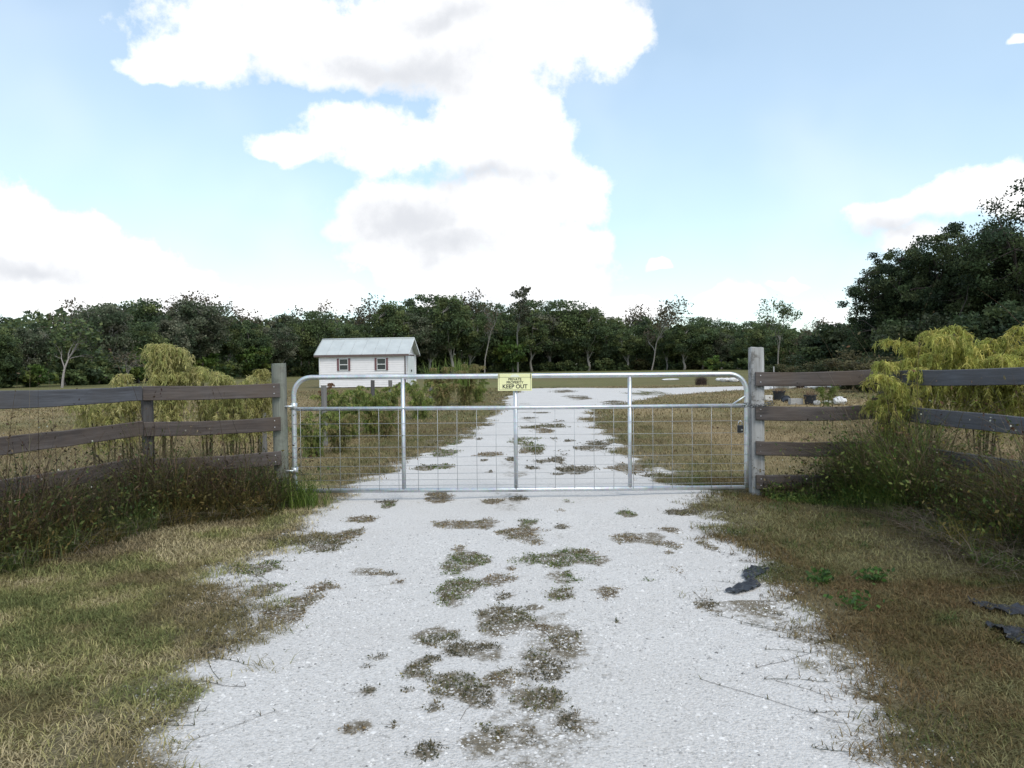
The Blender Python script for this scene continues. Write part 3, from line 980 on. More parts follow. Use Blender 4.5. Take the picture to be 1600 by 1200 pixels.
# the wood behind, one dark mass
def back_wood():
    r = np.random.default_rng(77)
    n = 60000
    pxs = r.uniform(-150, 1420, n)
    D = np.interp(pxs, *zip(*DEP)) + r.uniform(8, 32, n)
    X = (pxs - 800) / F * D
    top = np.interp(pxs, *zip(*TOPS)); yh = 570 + (800 - pxs) * math.tan(-ROLL)
    H = ((yh - top) * D / F + CAM_H) * (0.72 + 0.2 * vnoise(pxs * 0.05, D * 0.2))
    z = r.random(n) ** 0.8 * H
    z[:16000] = r.random(16000) * 3.2
    pal = np.array(DK)[r.integers(0, 4, n)] * r.uniform(0.6, 1.3, (n, 1))
    g = Geo(); g.add(*leaves(np.stack([X, D, z], 1), r.uniform(0.35, 0.75, n) * np.clip(D / 130, 0.5, 1), pal, r, 1.4))
    n = 9000
    pxs = r.uniform(-150, 1420, n); D = np.interp(pxs, *zip(*DEP)) + r.uniform(34, 44, n)
    g.add(*leaves(np.stack([(pxs - 800) / F * D, D, r.random(n) * 6.5], 1), r.uniform(0.9, 1.6, n), np.array(DK)[r.integers(0, 4, n)] * r.uniform(0.6, 1.1, (n, 1)), r, 1.3))
    o = link('far_wood', g.mesh('far_wood', M['leaf']))
    tag(o, 'dense dark wood filling in behind the rows of trees', 'wood', kind='stuff')


back_wood()

# single trees that stand out
def single(name, meshes, px, D, ytop, baseH, wfac, label, cat='tree', rz=0.5, group=None):
    p = at(px, 570, D)
    yh = 570 + (800 - px) * math.tan(-ROLL)
    H = (yh - ytop) * D / F + CAM_H
    return plant_tree(name, meshes, (p.x, D, float(gz(p.x, D)) - 0.04), H / baseH * wfac, H / baseH, rz, label, cat, group)


single('thin_tree', VAR['thin'][0], 809, 146, 450, 16, 1.0, 'tallest thin pale-trunked tree, standing straight above the yellow sign')
single('pale_limbed_tree', bare_meshes(81, 8, 3, 'twig', 900, DK, fork=0.3, spread=0.8, tr=0.17), 96, 67, 490, 8, 1.2, 'pale bare-limbed tree in front of the treeline at far left')
single('bare_tree', bare_meshes(82, 8, 3, 'twig', 200, BR, fork=0.2, spread=0.7, tr=0.12), 200, 70, 545, 8, 1.5, 'small leafless tree above the left fence, in front of the wood', rz=2)
single('bare_tree', bare_meshes(83, 12, 3, 'bark_pale', 1500, DK, fork=0.35, spread=0.6, lsize=0.24, tr=0.2), 1217, 100, 466, 12, 1.0, 'tall sparse tree with forked pale trunk just right of the gate post')
single('bare_tree', bare_meshes(84, 8, 2, 'bark_pale', 400, BR, fork=0.5, spread=0.55, lsize=0.22, tr=0.15), 1275, 78, 496, 8, 0.9, 'slim leafless pale tree left of the big dark oaks')
single('bare_tree', bare_meshes(85, 13, 3, leafy=900, pal=BR, lsize=0.3), 1018, 143, 466, 13, 1.0, 'wispy grey tree rising above the wood over the right half of the gate')
single('bare_tree', bare_meshes(86, 9, 3, leafy=0), 148, 92, 457, 9, 0.8, 'wispy leafless tree rising above the wood at left')
single('bare_tree', bare_meshes(87, 13, 3, 'bark_pale', 300, BR, lsize=0.3, fork=0.5), 757, 142, 468, 13, 0.8, 'leafless tree with long white trunk left of the yellow sign')

NO = [tree_meshes(91 + i, 11, 4.2, 330, 62000, 0.105, NEARDK, lo, 'bark_dark', 0.56) for i, lo in enumerate((0.1, 0.16, 0.05))]
single('dark_oak', NO[0], 1398, 48, 385, 11, 0.95, 'smallest of the big dark oaks, at the left end of their group', rz=0.4)
single('dark_oak', NO[1], 1492, 45, 345, 11, 1.0, 'middle big dark oak behind the yellow-green right plants', rz=1.9)
single('dark_oak', NO[2], 1600, 41, 305, 11, 1.0, 'tallest big dark oak at the right edge of the picture', rz=3.3)
single('dark_oak', NO[0], 1720, 40, 285, 11, 1.0, 'big dark oak mostly outside the right edge', rz=4.6)
single('dark_oak', NO[1], 1440, 58, 420, 11, 1.1, 'dark oak set back behind the group of big oaks', rz=5.2)
NB = [tree_meshes(96 + i, 3.2, 2.2, 60, 15000, 0.10, NEARDK + [(0.045, 0.06, 0.03)], 0.0, 'bark_dark', 0.9) for i in range(2)]
OB = [tree_meshes(98 + i, 3.2, 2.2, 46, 9000, 0.12, [(0.075, 0.08, 0.035), (0.11, 0.10, 0.05), (0.05, 0.065, 0.03)], 0.0, 'bark_dark', 1.1) for i in range(2)]
for i, (px_, D, yt, w, lab) in enumerate([
        (1335, 62, 500, 1.5, 'rounded dark bush left of the big oaks'), (1300, 70, 522, 1.5, 'low dark bush beside the slim leafless tree'),
        (1420, 38, 505, 1.2, 'tall dark bush under the smallest big oak'), (1480, 36, 490, 1.2, 'tall dark bush under the middle big oak'),
        (1545, 35, 480, 1.2, 'tall dark bush under the tallest big oak'), (1610, 34, 470, 1.2, 'tall dark bush at the right edge under the oaks'),
        (1370, 52, 520, 1.6, 'wide dark bush between the big oaks and the slim tree')]):
    single('bush', NB[i % 2], px_, D, yt, 3.2, w * 0.85, lab, 'bush', i * 1.3)
for i, (px_, D, yt, lab) in enumerate([(1215, 46, 566, 'low brown-olive bush just right of the gate post'), (1262, 44, 567, 'low olive bush above the top right board'),
                                       (1305, 42, 556, 'olive bush above the first right fence span'), (1345, 38, 549, 'yellowish olive bush left of the feathery right plant'),
                                       (1385, 34, 552, 'green bush behind the feathery right plant')]):
    single('bush', OB[i % 2], px_, D, yt, 3.2, 1.4, lab, 'bush', i * 2.1)
single('bush', VAR['bush'][1], 1115, 128, 557, 3.2, 0.9, 'small grey-green bush at the wood edge near the right end of the gate', 'bush')

# ------------------------------------------------------------------ shed
def build_shed():
    t = empty('storage_shed', (-7.4, 53.4, 0.0), math.radians(-4))
    tag(t, 'white storage shed with pale metal roof standing in the field', 'shed')
    L, W, H, Z0, ZR = 6.1, 3.66, 2.36, 0.05, 3.42
    for x in (-5.9, -4.4, -3.0, -1.6, -0.2):
        box_obj('support_block', x - 0.2, x + 0.2, 0.05, 0.45, -0.03, Z0, M['block'], t)
    wall = box_obj('wall', -L + .03, -.03, .03, W - .03, Z0, H, M['white_siding'], t)
    n = 15; ch = (H - Z0) / n

    def lap(name, x0, x1, z0, dpt, axis):
        if axis == 'front':
            V = [(x0, 0.03, z0), (x1, 0.03, z0), (x1, 0.03 - dpt, z0), (x0, 0.03 - dpt, z0), (x0, 0.03, z0 + ch * .98), (x1, 0.03, z0 + ch * .98), (x1, 0.025, z0 + ch * .98), (x0, 0.025, z0 + ch * .98)]
        else:
            V = [(-.03, x0, z0), (-.03, x1, z0), (-.03 + dpt, x1, z0), (-.03 + dpt, x0, z0), (-.03, x0, z0 + ch * .98), (-.03, x1, z0 + ch * .98), (-.025, x1, z0 + ch * .98), (-.025, x0, z0 + ch * .98)]
        Fc = [(0, 1, 2, 3), (4, 7, 6, 5), (0, 4, 5, 1), (3, 2, 6, 7), (0, 3, 7, 4), (1, 5, 6, 2)]
        link(name, fix_normals(pymesh(name, V, Fc, M['white_siding'])), wall)
    for i in range(n):
        lap('siding_board', -L + .04, -.04, Z0 + i * ch, 0.028, 'front')
        lap('siding_board', 0.04, W - .04, Z0 + i * ch, 0.028, 'side')
    ym = W / 2
    V = [(-.06, 0.03, H), (-.06, W - .03, H), (-.06, ym, ZR - .06), (-L + .06, 0.03, H), (-L + .06, W - .03, H), (-L + .06, ym, ZR - .06)]
    link('gable', fix_normals(pymesh('gable', V, [(0, 1, 2), (3, 5, 4), (0, 3, 4, 1), (1, 4, 5, 2), (2, 5, 3, 0)], M['white_siding'])), t)
    box_obj('gable_vent', -.06, -.02, ym - .13, ym + .13, 2.55, 3.05, M['shutter'], t)
    # roof of standing-seam panels
    ov, ev = 0.3, 0.16
    slope = (ZR - H) / ym
    for side in (0, 1):
        npan = 8; pw = (L + 2 * ov) / npan
        for i in range(npan):
            x0 = -L - ov + i * pw
            y0 = -ev if side == 0 else W + ev
            z0 = H - slope * ev + 0.05
            V = []
            for x, dz in ((x0, 0), (x0 + 0.03, 0.035), (x0 + 0.06, 0), (x0 + pw - .004, 0)):
                V += [(x, y0, z0 + dz), (x, ym, ZR + 0.05 + dz)]
            V += [(x0, y0, z0 - .03), (x0, ym, ZR + .02), (x0 + pw - .004, y0, z0 - .03), (x0 + pw - .004, ym, ZR + .02)]
            Fc = [(0, 2, 3, 1), (2, 4, 5, 3), (4, 6, 7, 5), (8, 9, 11, 10), (0, 1, 9, 8), (6, 10, 11, 7), (0, 8, 10, 6, 4, 2), (1, 3, 5, 7, 11, 9)]
            link('roof_panel', fix_normals(pymesh('roof_panel', V, Fc, M['roof'])), t)
    tube_obj('ridge_cap', [(-L - ov, ym, ZR + .06), (ov, ym, ZR + .06)], 0.06, M['roof'], t, 6)
    for y0 in (-ev - .03, W + ev):
        box_obj('fascia', -L - ov, ov, y0, y0 + .03, H - slope * ev - .10, H - slope * ev + .045, M['brown_trim'], t)
    for x in (-L - ov - .025, ov):
        for s in (0, 1):
            y0, y1 = (-ev, ym) if s == 0 else (W + ev, ym)
            z0 = H - slope * ev - .06; z1 = ZR - .06
            V = [(x, y0, z0), (x, y1, z1), (x, y1, z1 + .14), (x, y0, z0 + .14)]
            V += [(a + .024, b, c) for a, b, c in V]
            link('barge_board', fix_normals(pymesh('barge_board', V, [(0, 1, 2, 3), (4, 7, 6, 5), (0, 4, 5, 1), (3, 2, 6, 7), (0, 3, 7, 4), (1, 5, 6, 2)], M['sash'] if x > 0 else M['roof'])), t)
    for x in (-L - .01, -.05):
        box_obj('corner_trim', x, x + .07, -.035, 0.04, Z0, H - .07, M['brown_trim'] if x > -1 else M['sash'], t)
    box_obj('corner_trim', -.03, .045, W - .06, W + .02, Z0, H - .05, M['sash'], t)
    for cx in (-4.35, -1.68):
        w = empty('window', (cx, 0, 1.22)); w.parent = t
        box_obj('pane', -.29, .29, -.012, .0, 0.03, .79, M['glass'], w)
        for (a, b, c, d) in ((-.32, .32, 0, .045), (-.32, .32, .775, .82), (-.32, -.285, .045, .775), (.285, .32, .045, .775), (-.285, .285, .375, .425)):
            box_obj('sash', a, b, -.05, -.013, c, d, M['sash'], w)
        for s in (-1, 1):
            x = s * .395
            sh = box_obj('shutter', x - .07, x + .07, -.055, -.005, -.02, .84, M['shutter'], w)
    for k in range(2):
        y0 = 0.75 + k * 1.1
        dr = box_obj('door', .0, .045, y0, y0 + 1.06, Z0 + .03, 2.18, M['door'], t)
        box_obj('door_handle', .046, .08, y0 + (.95 if k == 0 else .06), y0 + (1.0 if k == 0 else .11), 1.05, 1.2, M['dark'], dr)
    box_obj('door_trim', .0, .06, .66, 3.0, 2.2, 2.29, M['brown_trim'], t)


build_shed()

# ------------------------------------------------------------------ fences
def board(parent, p0, p1, h, th, mat, seed, nails=(), warp=0.012):
    """one plank from p0 to p1 (centres), slightly warped, chipped and sagging"""
    r = np.random.default_rng(seed)
    p0, p1 = Vector(p0), Vector(p1)
    d = p1 - p0; Ln = d.length
    K = 14
    t = np.linspace(0, 1, K)
    w1 = np.sin(t * np.pi) * r.normal() * warp + np.sin(t * 2 * np.pi) * r.normal() * warp * 0.4
    sag = -np.sin(t * np.pi) * abs(r.normal()) * warp
    hh = h * (1 + 0.02 * np.sin(t * 7 + r.random() * 6))
    V = []; c = 0.006
    for k in range(K):
        x = t[k] * Ln; H2 = hh[k] / 2; T2 = th / 2
        jag = r.normal() * 0.0015
        for (y, z) in ((-T2, -H2 + c), (-T2 + c, -H2), (T2 - c, -H2), (T2, -H2 + c), (T2, H2 - c), (T2 - c, H2), (-T2 + c, H2), (-T2, H2 - c)):
            V.append((x, y + w1[k], z + sag[k] + jag))
    Fc = []
    for k in range(K - 1):
        for s in range(8):
            a = k * 8 + s; b = k * 8 + (s + 1) % 8
            Fc.append((a, b, b + 8, a + 8))
    Fc.append(tuple(range(7, -1, -1))); Fc.append(tuple((K - 1) * 8 + s for s in range(8)))
    me = fix_normals(pymesh('board', V, Fc, mat))
    o = link('board', me, parent, p0 - Vector(parent.location))
    o.rotation_euler = (0, -math.asin(d.z / Ln), math.atan2(d.y, d.x))
    for (x, z) in nails:
        Vn, Tn = tube([(x, -th / 2 - 0.003, z), (x, -th / 2 + 0.004, z)], 0.0065, 8)
        link('nail', trimesh('nail', Vn, Tn, M['nail']), o)
    return o


def round_post(parent, x, y, z1, r0, mat, seed, z0=-0.3, square=False, lean=(0, 0), name='post'):
    r = np.random.default_rng(seed)
    K, S = 12, 18
    V = []; zz = np.linspace(z0, z1, K)
    ph = r.random() * 6
    for k in range(K):
        f = (zz[k] - z0) / (z1 - z0)
        for s in range(S):
            a = 2 * np.pi * s / S
            if square:
                q = 1 / max(abs(math.cos(a)), abs(math.sin(a))); q = min(q, 1.33); rr = r0 * q
            else:
                rr = r0 * (1 + 0.04 * math.sin(2 * a + ph) + 0.025 * math.sin(3 * a + f * 3))
            rr *= 1 + r.normal() * 0.006
            if k == K - 1: rr *= 0.97
            V.append((rr * math.cos(a) + lean[0] * f, rr * math.sin(a) + lean[1] * f, zz[k] + (r.normal() * 0.004 if k == K - 1 else 0)))
    Fc = [(k * S + s, k * S + (s + 1) % S, (k + 1) * S + (s + 1) % S, (k + 1) * S + s) for k in range(K - 1) for s in range(S)]
    Fc.append(tuple((K - 1) * S + s for s in range(S))); Fc.append(tuple(range(S - 1, -1, -1)))
    me = fix_normals(pymesh(name, V, Fc, mat))
    loc = Vector((x, y, 0))
    if parent is not None: loc = loc - Vector(parent.location)
    return link(name, me, parent, loc)


LF = [(-2.515, 8.30), (-3.80, 7.90), (-4.47, 5.50)]
RF = [(2.64, 8.30), (3.97, 8.12), (4.36, 5.70)]


def fence(pts, zs, side):
    f = empty('board_fence', (pts[0][0], pts[0][1], 0))
    s = 1 if side == 'right' else -1
    if side == 'left':
        round_post(f, pts[0][0], pts[0][1], 1.50, 0.079, M['post_green'], 1)
        round_post(f, pts[1][0] + .0, pts[1][1] + .09, 1.26, 0.058, M['post_dark'], 2)
        round_post(f, pts[2][0] - .08, pts[2][1] + .03, 1.3, 0.06, M['post_dark'], 3)
    else:
        round_post(f, pts[0][0], pts[0][1], 1.60, 0.068, M['post_pale'], 4, square=True)
        round_post(f, pts[1][0] + .0, pts[1][1] + .09, 1.22, 0.06, M['post_dark'], 5)
        round_post(f, pts[2][0] + .08, pts[2][1] + .03, 1.3, 0.06, M['post_dark'], 6)
    th = 0.032
    for i, z in enumerate(zs):
        a, b, c = pts
        fy = -0.098 if side == 'left' else -0.088
        # first span, end overlaps the gate post's face
        x_end = a[0] - s * 0.035
        P0 = (x_end, a[1] + fy, z); P1 = (b[0], b[1] - 0.0 + 0.01, z + (0.004, -0.006, -0.02, -0.02)[i] + (-0.01 if side == 'left' else 0.012))
        nails = [(0.05, 0.035), (0.05, -0.035)]
        if side == 'left':
            Ln = (Vector(P0) - Vector(P1)).length
            board(f, P1, P0, 0.147, th, M['board'], 10 + i, [(Ln - .06, .035), (Ln - .06, -.035)])
        else:
            board(f, P0, P1, 0.152, th, M['board'], 20 + i, nails)
        # second span towards the road
        q0 = Vector((b[0] - (0.004 if side == 'left' else -0.004), b[1] - 0.035, z - 0.004)); q1 = Vector((c[0], c[1], z + (0.07, -0.02, 0.0, 0.0)[i] * (1 if side == 'right' else 0.5)))
        mat = M['board_blue'] if (i == 0 or side == 'right') else M['board']
        board(f, q0, q1, 0.15, th, mat, 30 + i + (10 if side == 'right' else 0), warp=0.02)
    return f


tag(fence(LF, (1.215, 0.855, 0.485, 0.12), 'left'), 'weathered board fence with green-grey gate post, left of the gate', 'fence')
tag(fence(RF, (1.262, 0.90, 0.522, 0.155), 'right'), 'weathered board fence with whitish gate post, right of the gate', 'fence')

for i, (pxx, D, h, r_, lab) in enumerate([(411, 10.6, 0.95, 0.05, 'grey wooden post right behind the left fence'), (506, 14, 1.12, 0.052, 'grey wooden post left of the shed seen through the gate'),
                                          (581, 17.2, 1.15, 0.045, 'thin dark wooden post below the right shed window'), (611, 20.5, 1.08, 0.052, 'grey wooden post beside the first gate upright'),
                                          (673, 27, 1.08, 0.06, 'farthest grey wooden post among the green bushes')]):
    p = at(pxx, 600, D)
    o = round_post(None, p.x, D, h, r_, M['post_grey'] if i != 2 else M['post_dark'], 50 + i, name='fence_post', lean=(0.02 * (i % 3 - 1), 0))
    tag(o, lab, 'post', 'old fence posts left of the drive')

# ------------------------------------------------------------------ gate, sign, chain, padlock
GY = 8.27
GX0, GX1 = -2.36, 2.52
GW = GX1 - GX0


def build_gate():
    g = empty('farm_gate', (GX0, GY, 0.12))
    g.rotation_euler = (0, math.radians(0.35), 0)
    tag(g, 'long galvanised tube and wire mesh farm gate across the drive', 'gate')
    HT, HM = 1.225, 0.885
    R = 0.19; rt_ = 0.0265
    path = [(0, 0, 0.0)]
    path += [(0, 0, z) for z in np.linspace(0.1, HT - R, 5)]
    path += [(R - R * math.cos(a), 0, HT - R + R * math.sin(a)) for a in np.linspace(0.15, math.pi / 2, 9)]
    path += [(x, 0, HT) for x in np.linspace(R + 0.1, GW - R - 0.1, 6)]
    path += [(GW - R + R * math.sin(a), 0, HT - R + R * math.cos(a)) for a in np.linspace(0, math.pi / 2 - .15, 9)]
    path += [(GW, 0, z) for z in np.linspace(HT - R, 0.0, 5)]
    tube_obj('frame', path, rt_, M['galv'], g, 14)
    tube_obj('bottom_rail', [(0.02, 0, 0.0), (GW / 2, 0, -0.004), (GW - 0.02, 0, 0.0)], 0.024, M['galv'], g, 12)
    tube_obj('middle_rail', [(0.02, 0, HM), (GW / 2, 0, HM - .003), (GW - 0.02, 0, HM)], 0.021, M['galv'], g, 12)
    for xpx in (628, 804, 983):
        x = (xpx - 457) / 709 * GW
        tube_obj('upright', [(x, 0.0, 0.01), (x, 0.004, HM * .5), (x, 0.0, HT - .012)], 0.0215, M['galv'], g, 12)
    nv = 23
    for i in range(nv):
        x = 0.075 + i * 0.2105
        if x > GW - .03: break
        tube_obj('wire', [(x, -.024, 0.0), (x + random.uniform(-.004, .004), -.026, HM / 2), (x, -.024, HM)], 0.0026, M['wire'], g, 5)
    for dz in (.16, .29, .415, .525, .62, .70, .77, .83):
        z = HM - dz
        tube_obj('wire', [(0.0, -.029, z), (GW / 2, -.030, z + random.uniform(-.004, .004)), (GW, -.029, z)], 0.0026, M['wire'], g, 5)
    # bolt hinge to the left post
    for z in (HM + .03, 0.22):
        tube_obj('hinge_bolt', [(-0.13, 0.0, z), (-0.005, -.03, z)], 0.011, M['galv'], g, 8)
        V, T = tube([(0, 0, z - .035), (0, 0, z + .035)], 0.036, 14)
        link('hinge_collar', trimesh('hinge_collar', V, T, M['galv'], smooth=True), g)
    # latch brace at the right corner
    tube_obj('corner_brace', [(GW - .16, -.01, HM + .01), (GW - .01, -.01, HM + .11)], 0.01, M['galv'], g, 8)


build_gate()


def text_mesh(name, body, size, mat, parent, loc, xs=1.0, bold=0.0):
    cu = bpy.data.curves.new(name, 'FONT')
    cu.body = body; cu.size = size; cu.align_x = 'CENTER'; cu.align_y = 'CENTER'
    cu.extrude = 0.0006; cu.offset = bold
    o = bpy.data.objects.new(name, cu); COL.objects.link(o)
    dg = bpy.context.evaluated_depsgraph_get()
    me = bpy.data.meshes.new_from_object(o.evaluated_get(dg))
    bpy.data.objects.remove(o)
    me.materials.clear(); me.materials.append(mat)
    ob = link(name, me, parent, loc, (math.pi / 2, 0, 0))
    ob.scale = (xs, 1, 1)
    return ob


def build_sign():
    y = GY - 0.036
    c = at(804.5, 597.2, y)
    s = empty('warning_sign', (c.x, y, c.z))
    s.rotation_euler = (0, math.radians(0.5), 0)
    tag(s, 'small yellow private property keep out sign on the gate', 'sign')
    W2, H2 = 0.182, 0.092
    box_obj('plate', -W2, W2, -.002, .002, -H2, H2, M['yellow'], s, 0.001)
    for (a, b, c_, d) in ((-W2 + .012, W2 - .012, H2 - .040, H2 - .0375), (-W2 + .012, W2 - .012, -H2 + .010, -H2 + .0125), (-W2 + .012, -W2 + .0145, -H2 + .0125, H2 - .040), (W2 - .0145, W2 - .012, -H2 + .0125, H2 - .040)):
        box_obj('border', a, b, -.0032, -.0021, c_, d, M['ink'], s)
    # pale half-round face at the head of the plate
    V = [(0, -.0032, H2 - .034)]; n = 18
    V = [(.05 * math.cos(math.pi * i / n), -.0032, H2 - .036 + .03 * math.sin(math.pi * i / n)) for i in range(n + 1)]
    link('pale_arch', pymesh('pale_arch', V, [tuple(range(n + 1))], M['sign_pale']), s)
    text_mesh('lettering', 'PRIVATE', 0.038, M['ink'], s, (0, -.0035, 0.031), 1.0, 0.0006)
    text_mesh('lettering', 'PROPERTY', 0.038, M['ink'], s, (0, -.0035, -0.003), 1.0, 0.0006)
    text_mesh('lettering', 'KEEP OUT', 0.060, M['ink'], s, (0, -.0035, -0.047), 0.98, 0.0012)
    for x in (-W2 + .012, W2 - .012):
        tube_obj('wire_tie', [(x, -.006, H2 - .05), (x, -.006, H2 - .005), (x, .02, H2 + .006), (x, .06, H2 - .02)], 0.0035, M['ink'], s, 6)


build_sign()


def torus_link(R, r, stretch):
    V = []; T = []; n, m = 14, 6
    for i in range(n):
        a = 2 * np.pi * i / n
        for j in range(m):
            b = 2 * np.pi * j / m
            x = (R + r * math.cos(b)) * math.cos(a); y = (R + r * math.cos(b)) * math.sin(a); z = r * math.sin(b)
            V.append((x + stretch * (1 if math.cos(a) > 0 else -1), y, z))
    for i in range(n):
        for j in range(m):
            a = i * m + j; b = i * m + (j + 1) % m; c = ((i + 1) % n) * m + (j + 1) % m; d = ((i + 1) % n) * m + j
            T += [(a, b, c), (a, c, d)]
    return np.array(V), np.array(T)


def build_chain():
    c0 = at(1160, 633, 8.18)
    t = empty('chain', (c0.x, 8.18, c0.z)); tag(t, 'dull steel chain tying the gate to the whitish right post', 'chain')
    V, T = torus_link(0.011, 0.0035, 0.008)
    me = trimesh('chain_link', V, T, M['chain'], smooth=True)
    pts = []
    for k in range(12):
        f = k / 11
        pts.append((f * 0.30, -0.04 - 0.02 * math.sin(f * 3.14), -0.025 * math.sin(f * math.pi) + 0.01 * f))
    for k in range(12):
        f = k / 11
        pts.append((f * 0.27 + .015, -0.055 - 0.02 * math.sin(f * 3.14), 0.022 - 0.03 * math.sin(f * math.pi) + 0.012 * f))
    for k, p in enumerate(pts):
        link('chain_link', me, t, p, (math.pi / 2 * (k % 2) + random.uniform(-.3, .3), random.uniform(-.35, .35), random.uniform(-.25, .25)))


build_chain()


def build_lock():
    c = at(1156.5, 669, 8.22)
    t = empty('padlock', (c.x, 8.215, c.z - 0.045)); tag(t, 'black padlock with steel shackle hanging on the right end of the gate', 'padlock')
    box_obj('lock_body', -.031, .031, -.014, .014, 0, .078, M['lock'], t, 0.006)
    path = [(-.02, 0, .07), (-.02, 0, .10)] + [(-.02 * math.cos(a), 0, .10 + .022 * math.sin(a)) for a in np.linspace(.3, math.pi - .3, 7)] + [(.02, 0, .10), (.02, 0, .07)]
    tube_obj('shackle', path, .005, M['steel'], t, 8)
    box_obj('lock_badge', .004, .022, -.0165, -.0145, .02, .035, M['steel'], t)


build_lock()

# ------------------------------------------------------------------ feathery plants
def feather_plant(name, loc, H, R, nstem, seed, label, pal, lean=(0, 0), droop=0.5, group=None, dens=1.0, lowleaf=0.16, thick=1.0):
    r = np.random.default_rng(seed)
    t = empty(name, loc)
    tag(t, label, 'plant', group)
    stems, fol = Geo(), Geo()
    pal = np.array(pal)
    for i in range(nstem):
        a = 2 * np.pi * (i + r.random() * 0.8) / nstem
        hh = H * (r.uniform(0.72, 1.04) if name != 'tall_weed' or i == 0 else r.uniform(0.42, 0.98)); out = R * r.uniform(0.35, 1.0)
        K = 12; tt = np.linspace(0, 1, K)
        b0 = np.array([np.cos(a), np.sin(a), 0]) * 0.12 * r.random()
        dx = np.array([np.cos(a) * out + lean[0], np.sin(a) * out * 0.8 + lean[1], 0])
        P = b0 + dx[None] * (tt ** 1.9)[:, None]
        P[:, 2] = hh * np.sin(tt * np.pi * r.uniform(0.5, 0.66))
        V, T = tube(P, np.linspace(0.012, 0.003, K), 4, False); stems.add(V, T, (0.12, 0.11, 0.05))
        nb = int(64 * dens)
        ts = r.uniform(lowleaf, 1.0, nb)
        idx = ts * (K - 1); i0 = np.minimum(idx.astype(int), K - 2); f = (idx - i0)[:, None]
        B = P[i0] * (1 - f) + P[i0 + 1] * f
        an = r.random(nb) * 2 * np.pi
        d = np.stack([np.cos(an), np.sin(an), 0.1 + 0 * an], 1) + dx[None] * 0.5
        ln = (0.16 + 0.30 * r.random(nb)) * (1.15 - 0.5 * ts) * H / 1.7
        KB = 6; u = np.linspace(0, 1, KB)
        BR_ = B[:, None, :] + d[:, None, :] * (ln * 0.5)[:, None, None] * (1 - (1 - u) ** 2)[None, :, None]
        BR_[..., 2] += ln[:, None] * (0.18 * np.sin(u * np.pi * 0.7)[None] - droop * 1.5 * (u ** 1.7)[None])
        BR_[..., 2] = np.maximum(BR_[..., 2], 0.03)
        col = pal[r.integers(0, len(pal), nb)] * r.uniform(0.75, 1.25, (nb, 1))
        sd_ = np.stack([-np.sin(an), np.cos(an), 0 * an], 1)
        fol.add(*ribbons(BR_, np.tile(np.linspace(0.004, 0.0015, KB)[None], (nb, 1)), sd_, col))
        # fine hanging leaflets along each branchlet
        nl = int(26)
        q = r.integers(1, KB, (nb, nl)); fr = r.random((nb, nl, 1))
        bi = np.arange(nb)[:, None]
        C0 = BR_[bi, q - 1] * (1 - fr) + BR_[bi, q] * fr
        base = C0.reshape(-1, 3)
        n2 = len(base)
        dr = r.normal(size=(n2, 3)) * 0.6; dr[:, 2] -= 0.75
        dr /= np.linalg.norm(dr, axis=1)[:, None]
        l2 = r.uniform(0.025, 0.075, n2) * H / 1.7
        mid = base + dr * (l2 * 0.5)[:, None]; end = base + dr * l2[:, None]; end[:, 2] -= l2 * 0.25
        PP = np.stack([base, mid, end], 1)
        sv = np.cross(dr, r.normal(size=(n2, 3))); sv /= np.linalg.norm(sv, axis=1)[:, None] + 1e-6
        WW = np.tile(np.array([0.0020, 0.0042, 0.0008])[None], (n2, 1)) * H / 1.7 * thick
        cc = np.repeat(col, nl, 0) * r.uniform(0.75, 1.3, (n2, 1))
        fol.add(*ribbons(PP, WW, sv, cc))
    link('stem', stems.mesh('stem', M['weed'], True), t)
    link('foliage', fol.mesh('foliage', M['weed']), t)
    return t


YG = [(0.480, 0.456, 0.184), (0.396, 0.390, 0.149), (0.552, 0.504, 0.230), (0.312, 0.330, 0.115)]
YG2 = [(0.434, 0.431, 0.105), (0.329, 0.354, 0.089), (0.499, 0.450, 0.133)]
GRN = [(0.203, 0.270, 0.068), (0.270, 0.311, 0.095), (0.338, 0.338, 0.121), (0.162, 0.216, 0.061)]
OLV = [(0.260, 0.247, 0.098), (0.195, 0.208, 0.072), (0.338, 0.273, 0.130)]


def fp(px, D, ytop, R, n, seed, label, pal, lean=(0, 0), group=None, dens=1.0, name='feathery_plant', droop=0.36):
    p = at(px, 570, D)
    yh = 570 + (800 - px) * math.tan(-ROLL)
    H = (yh - ytop) * D / F + CAM_H
    tw = name == 'tall_weed'
    return feather_plant(name, (p.x, D, float(gz(p.x, D)) - 0.02), H, R, n, seed, label, pal, lean, droop, group, dens, 0.03 if tw else 0.30, 1.7 if tw else 1.0)


GL = 'yellow-green feathery plants behind the left fence'
fp(158, 9.2, 589, 0.34, 6, 1, 'leftmost low feathery plant behind the left fence', YG, group=GL)
fp(200, 9.6, 586, 0.24, 5, 2, 'small feathery plant left of the dark left fence post', YG, group=GL)
fp(254, 9.4, 536, 0.18, 8, 3, 'tallest feathery plant behind the left fence, above its dark post', YG, lean=(0.1, 0), group=GL, dens=1.2)
fp(322, 9.6, 577, 0.36, 6, 4, 'feathery plant behind the middle of the first left fence span', YG, group=GL)
fp(360, 9.3, 584, 0.36, 6, 5, 'second feathery plant from the left gate post', YG, group=GL)
fp(394, 9.7, 580, 0.30, 6, 6, 'feathery plant nearest the left gate post', [(0.34, 0.31, 0.12), (0.29, 0.28, 0.09)], group=GL)
GR = 'yellow-green feathery plants at the right fence'
fp(1535, 8.9, 502, 0.95, 16, 7, 'large feathery plant spreading behind the right fence', YG2, group=GR, dens=1.3)
fp(1455, 9.0, 535, 0.6, 9, 8, 'mid-sized feathery plant left of the large one on the right', YG2, group=GR)
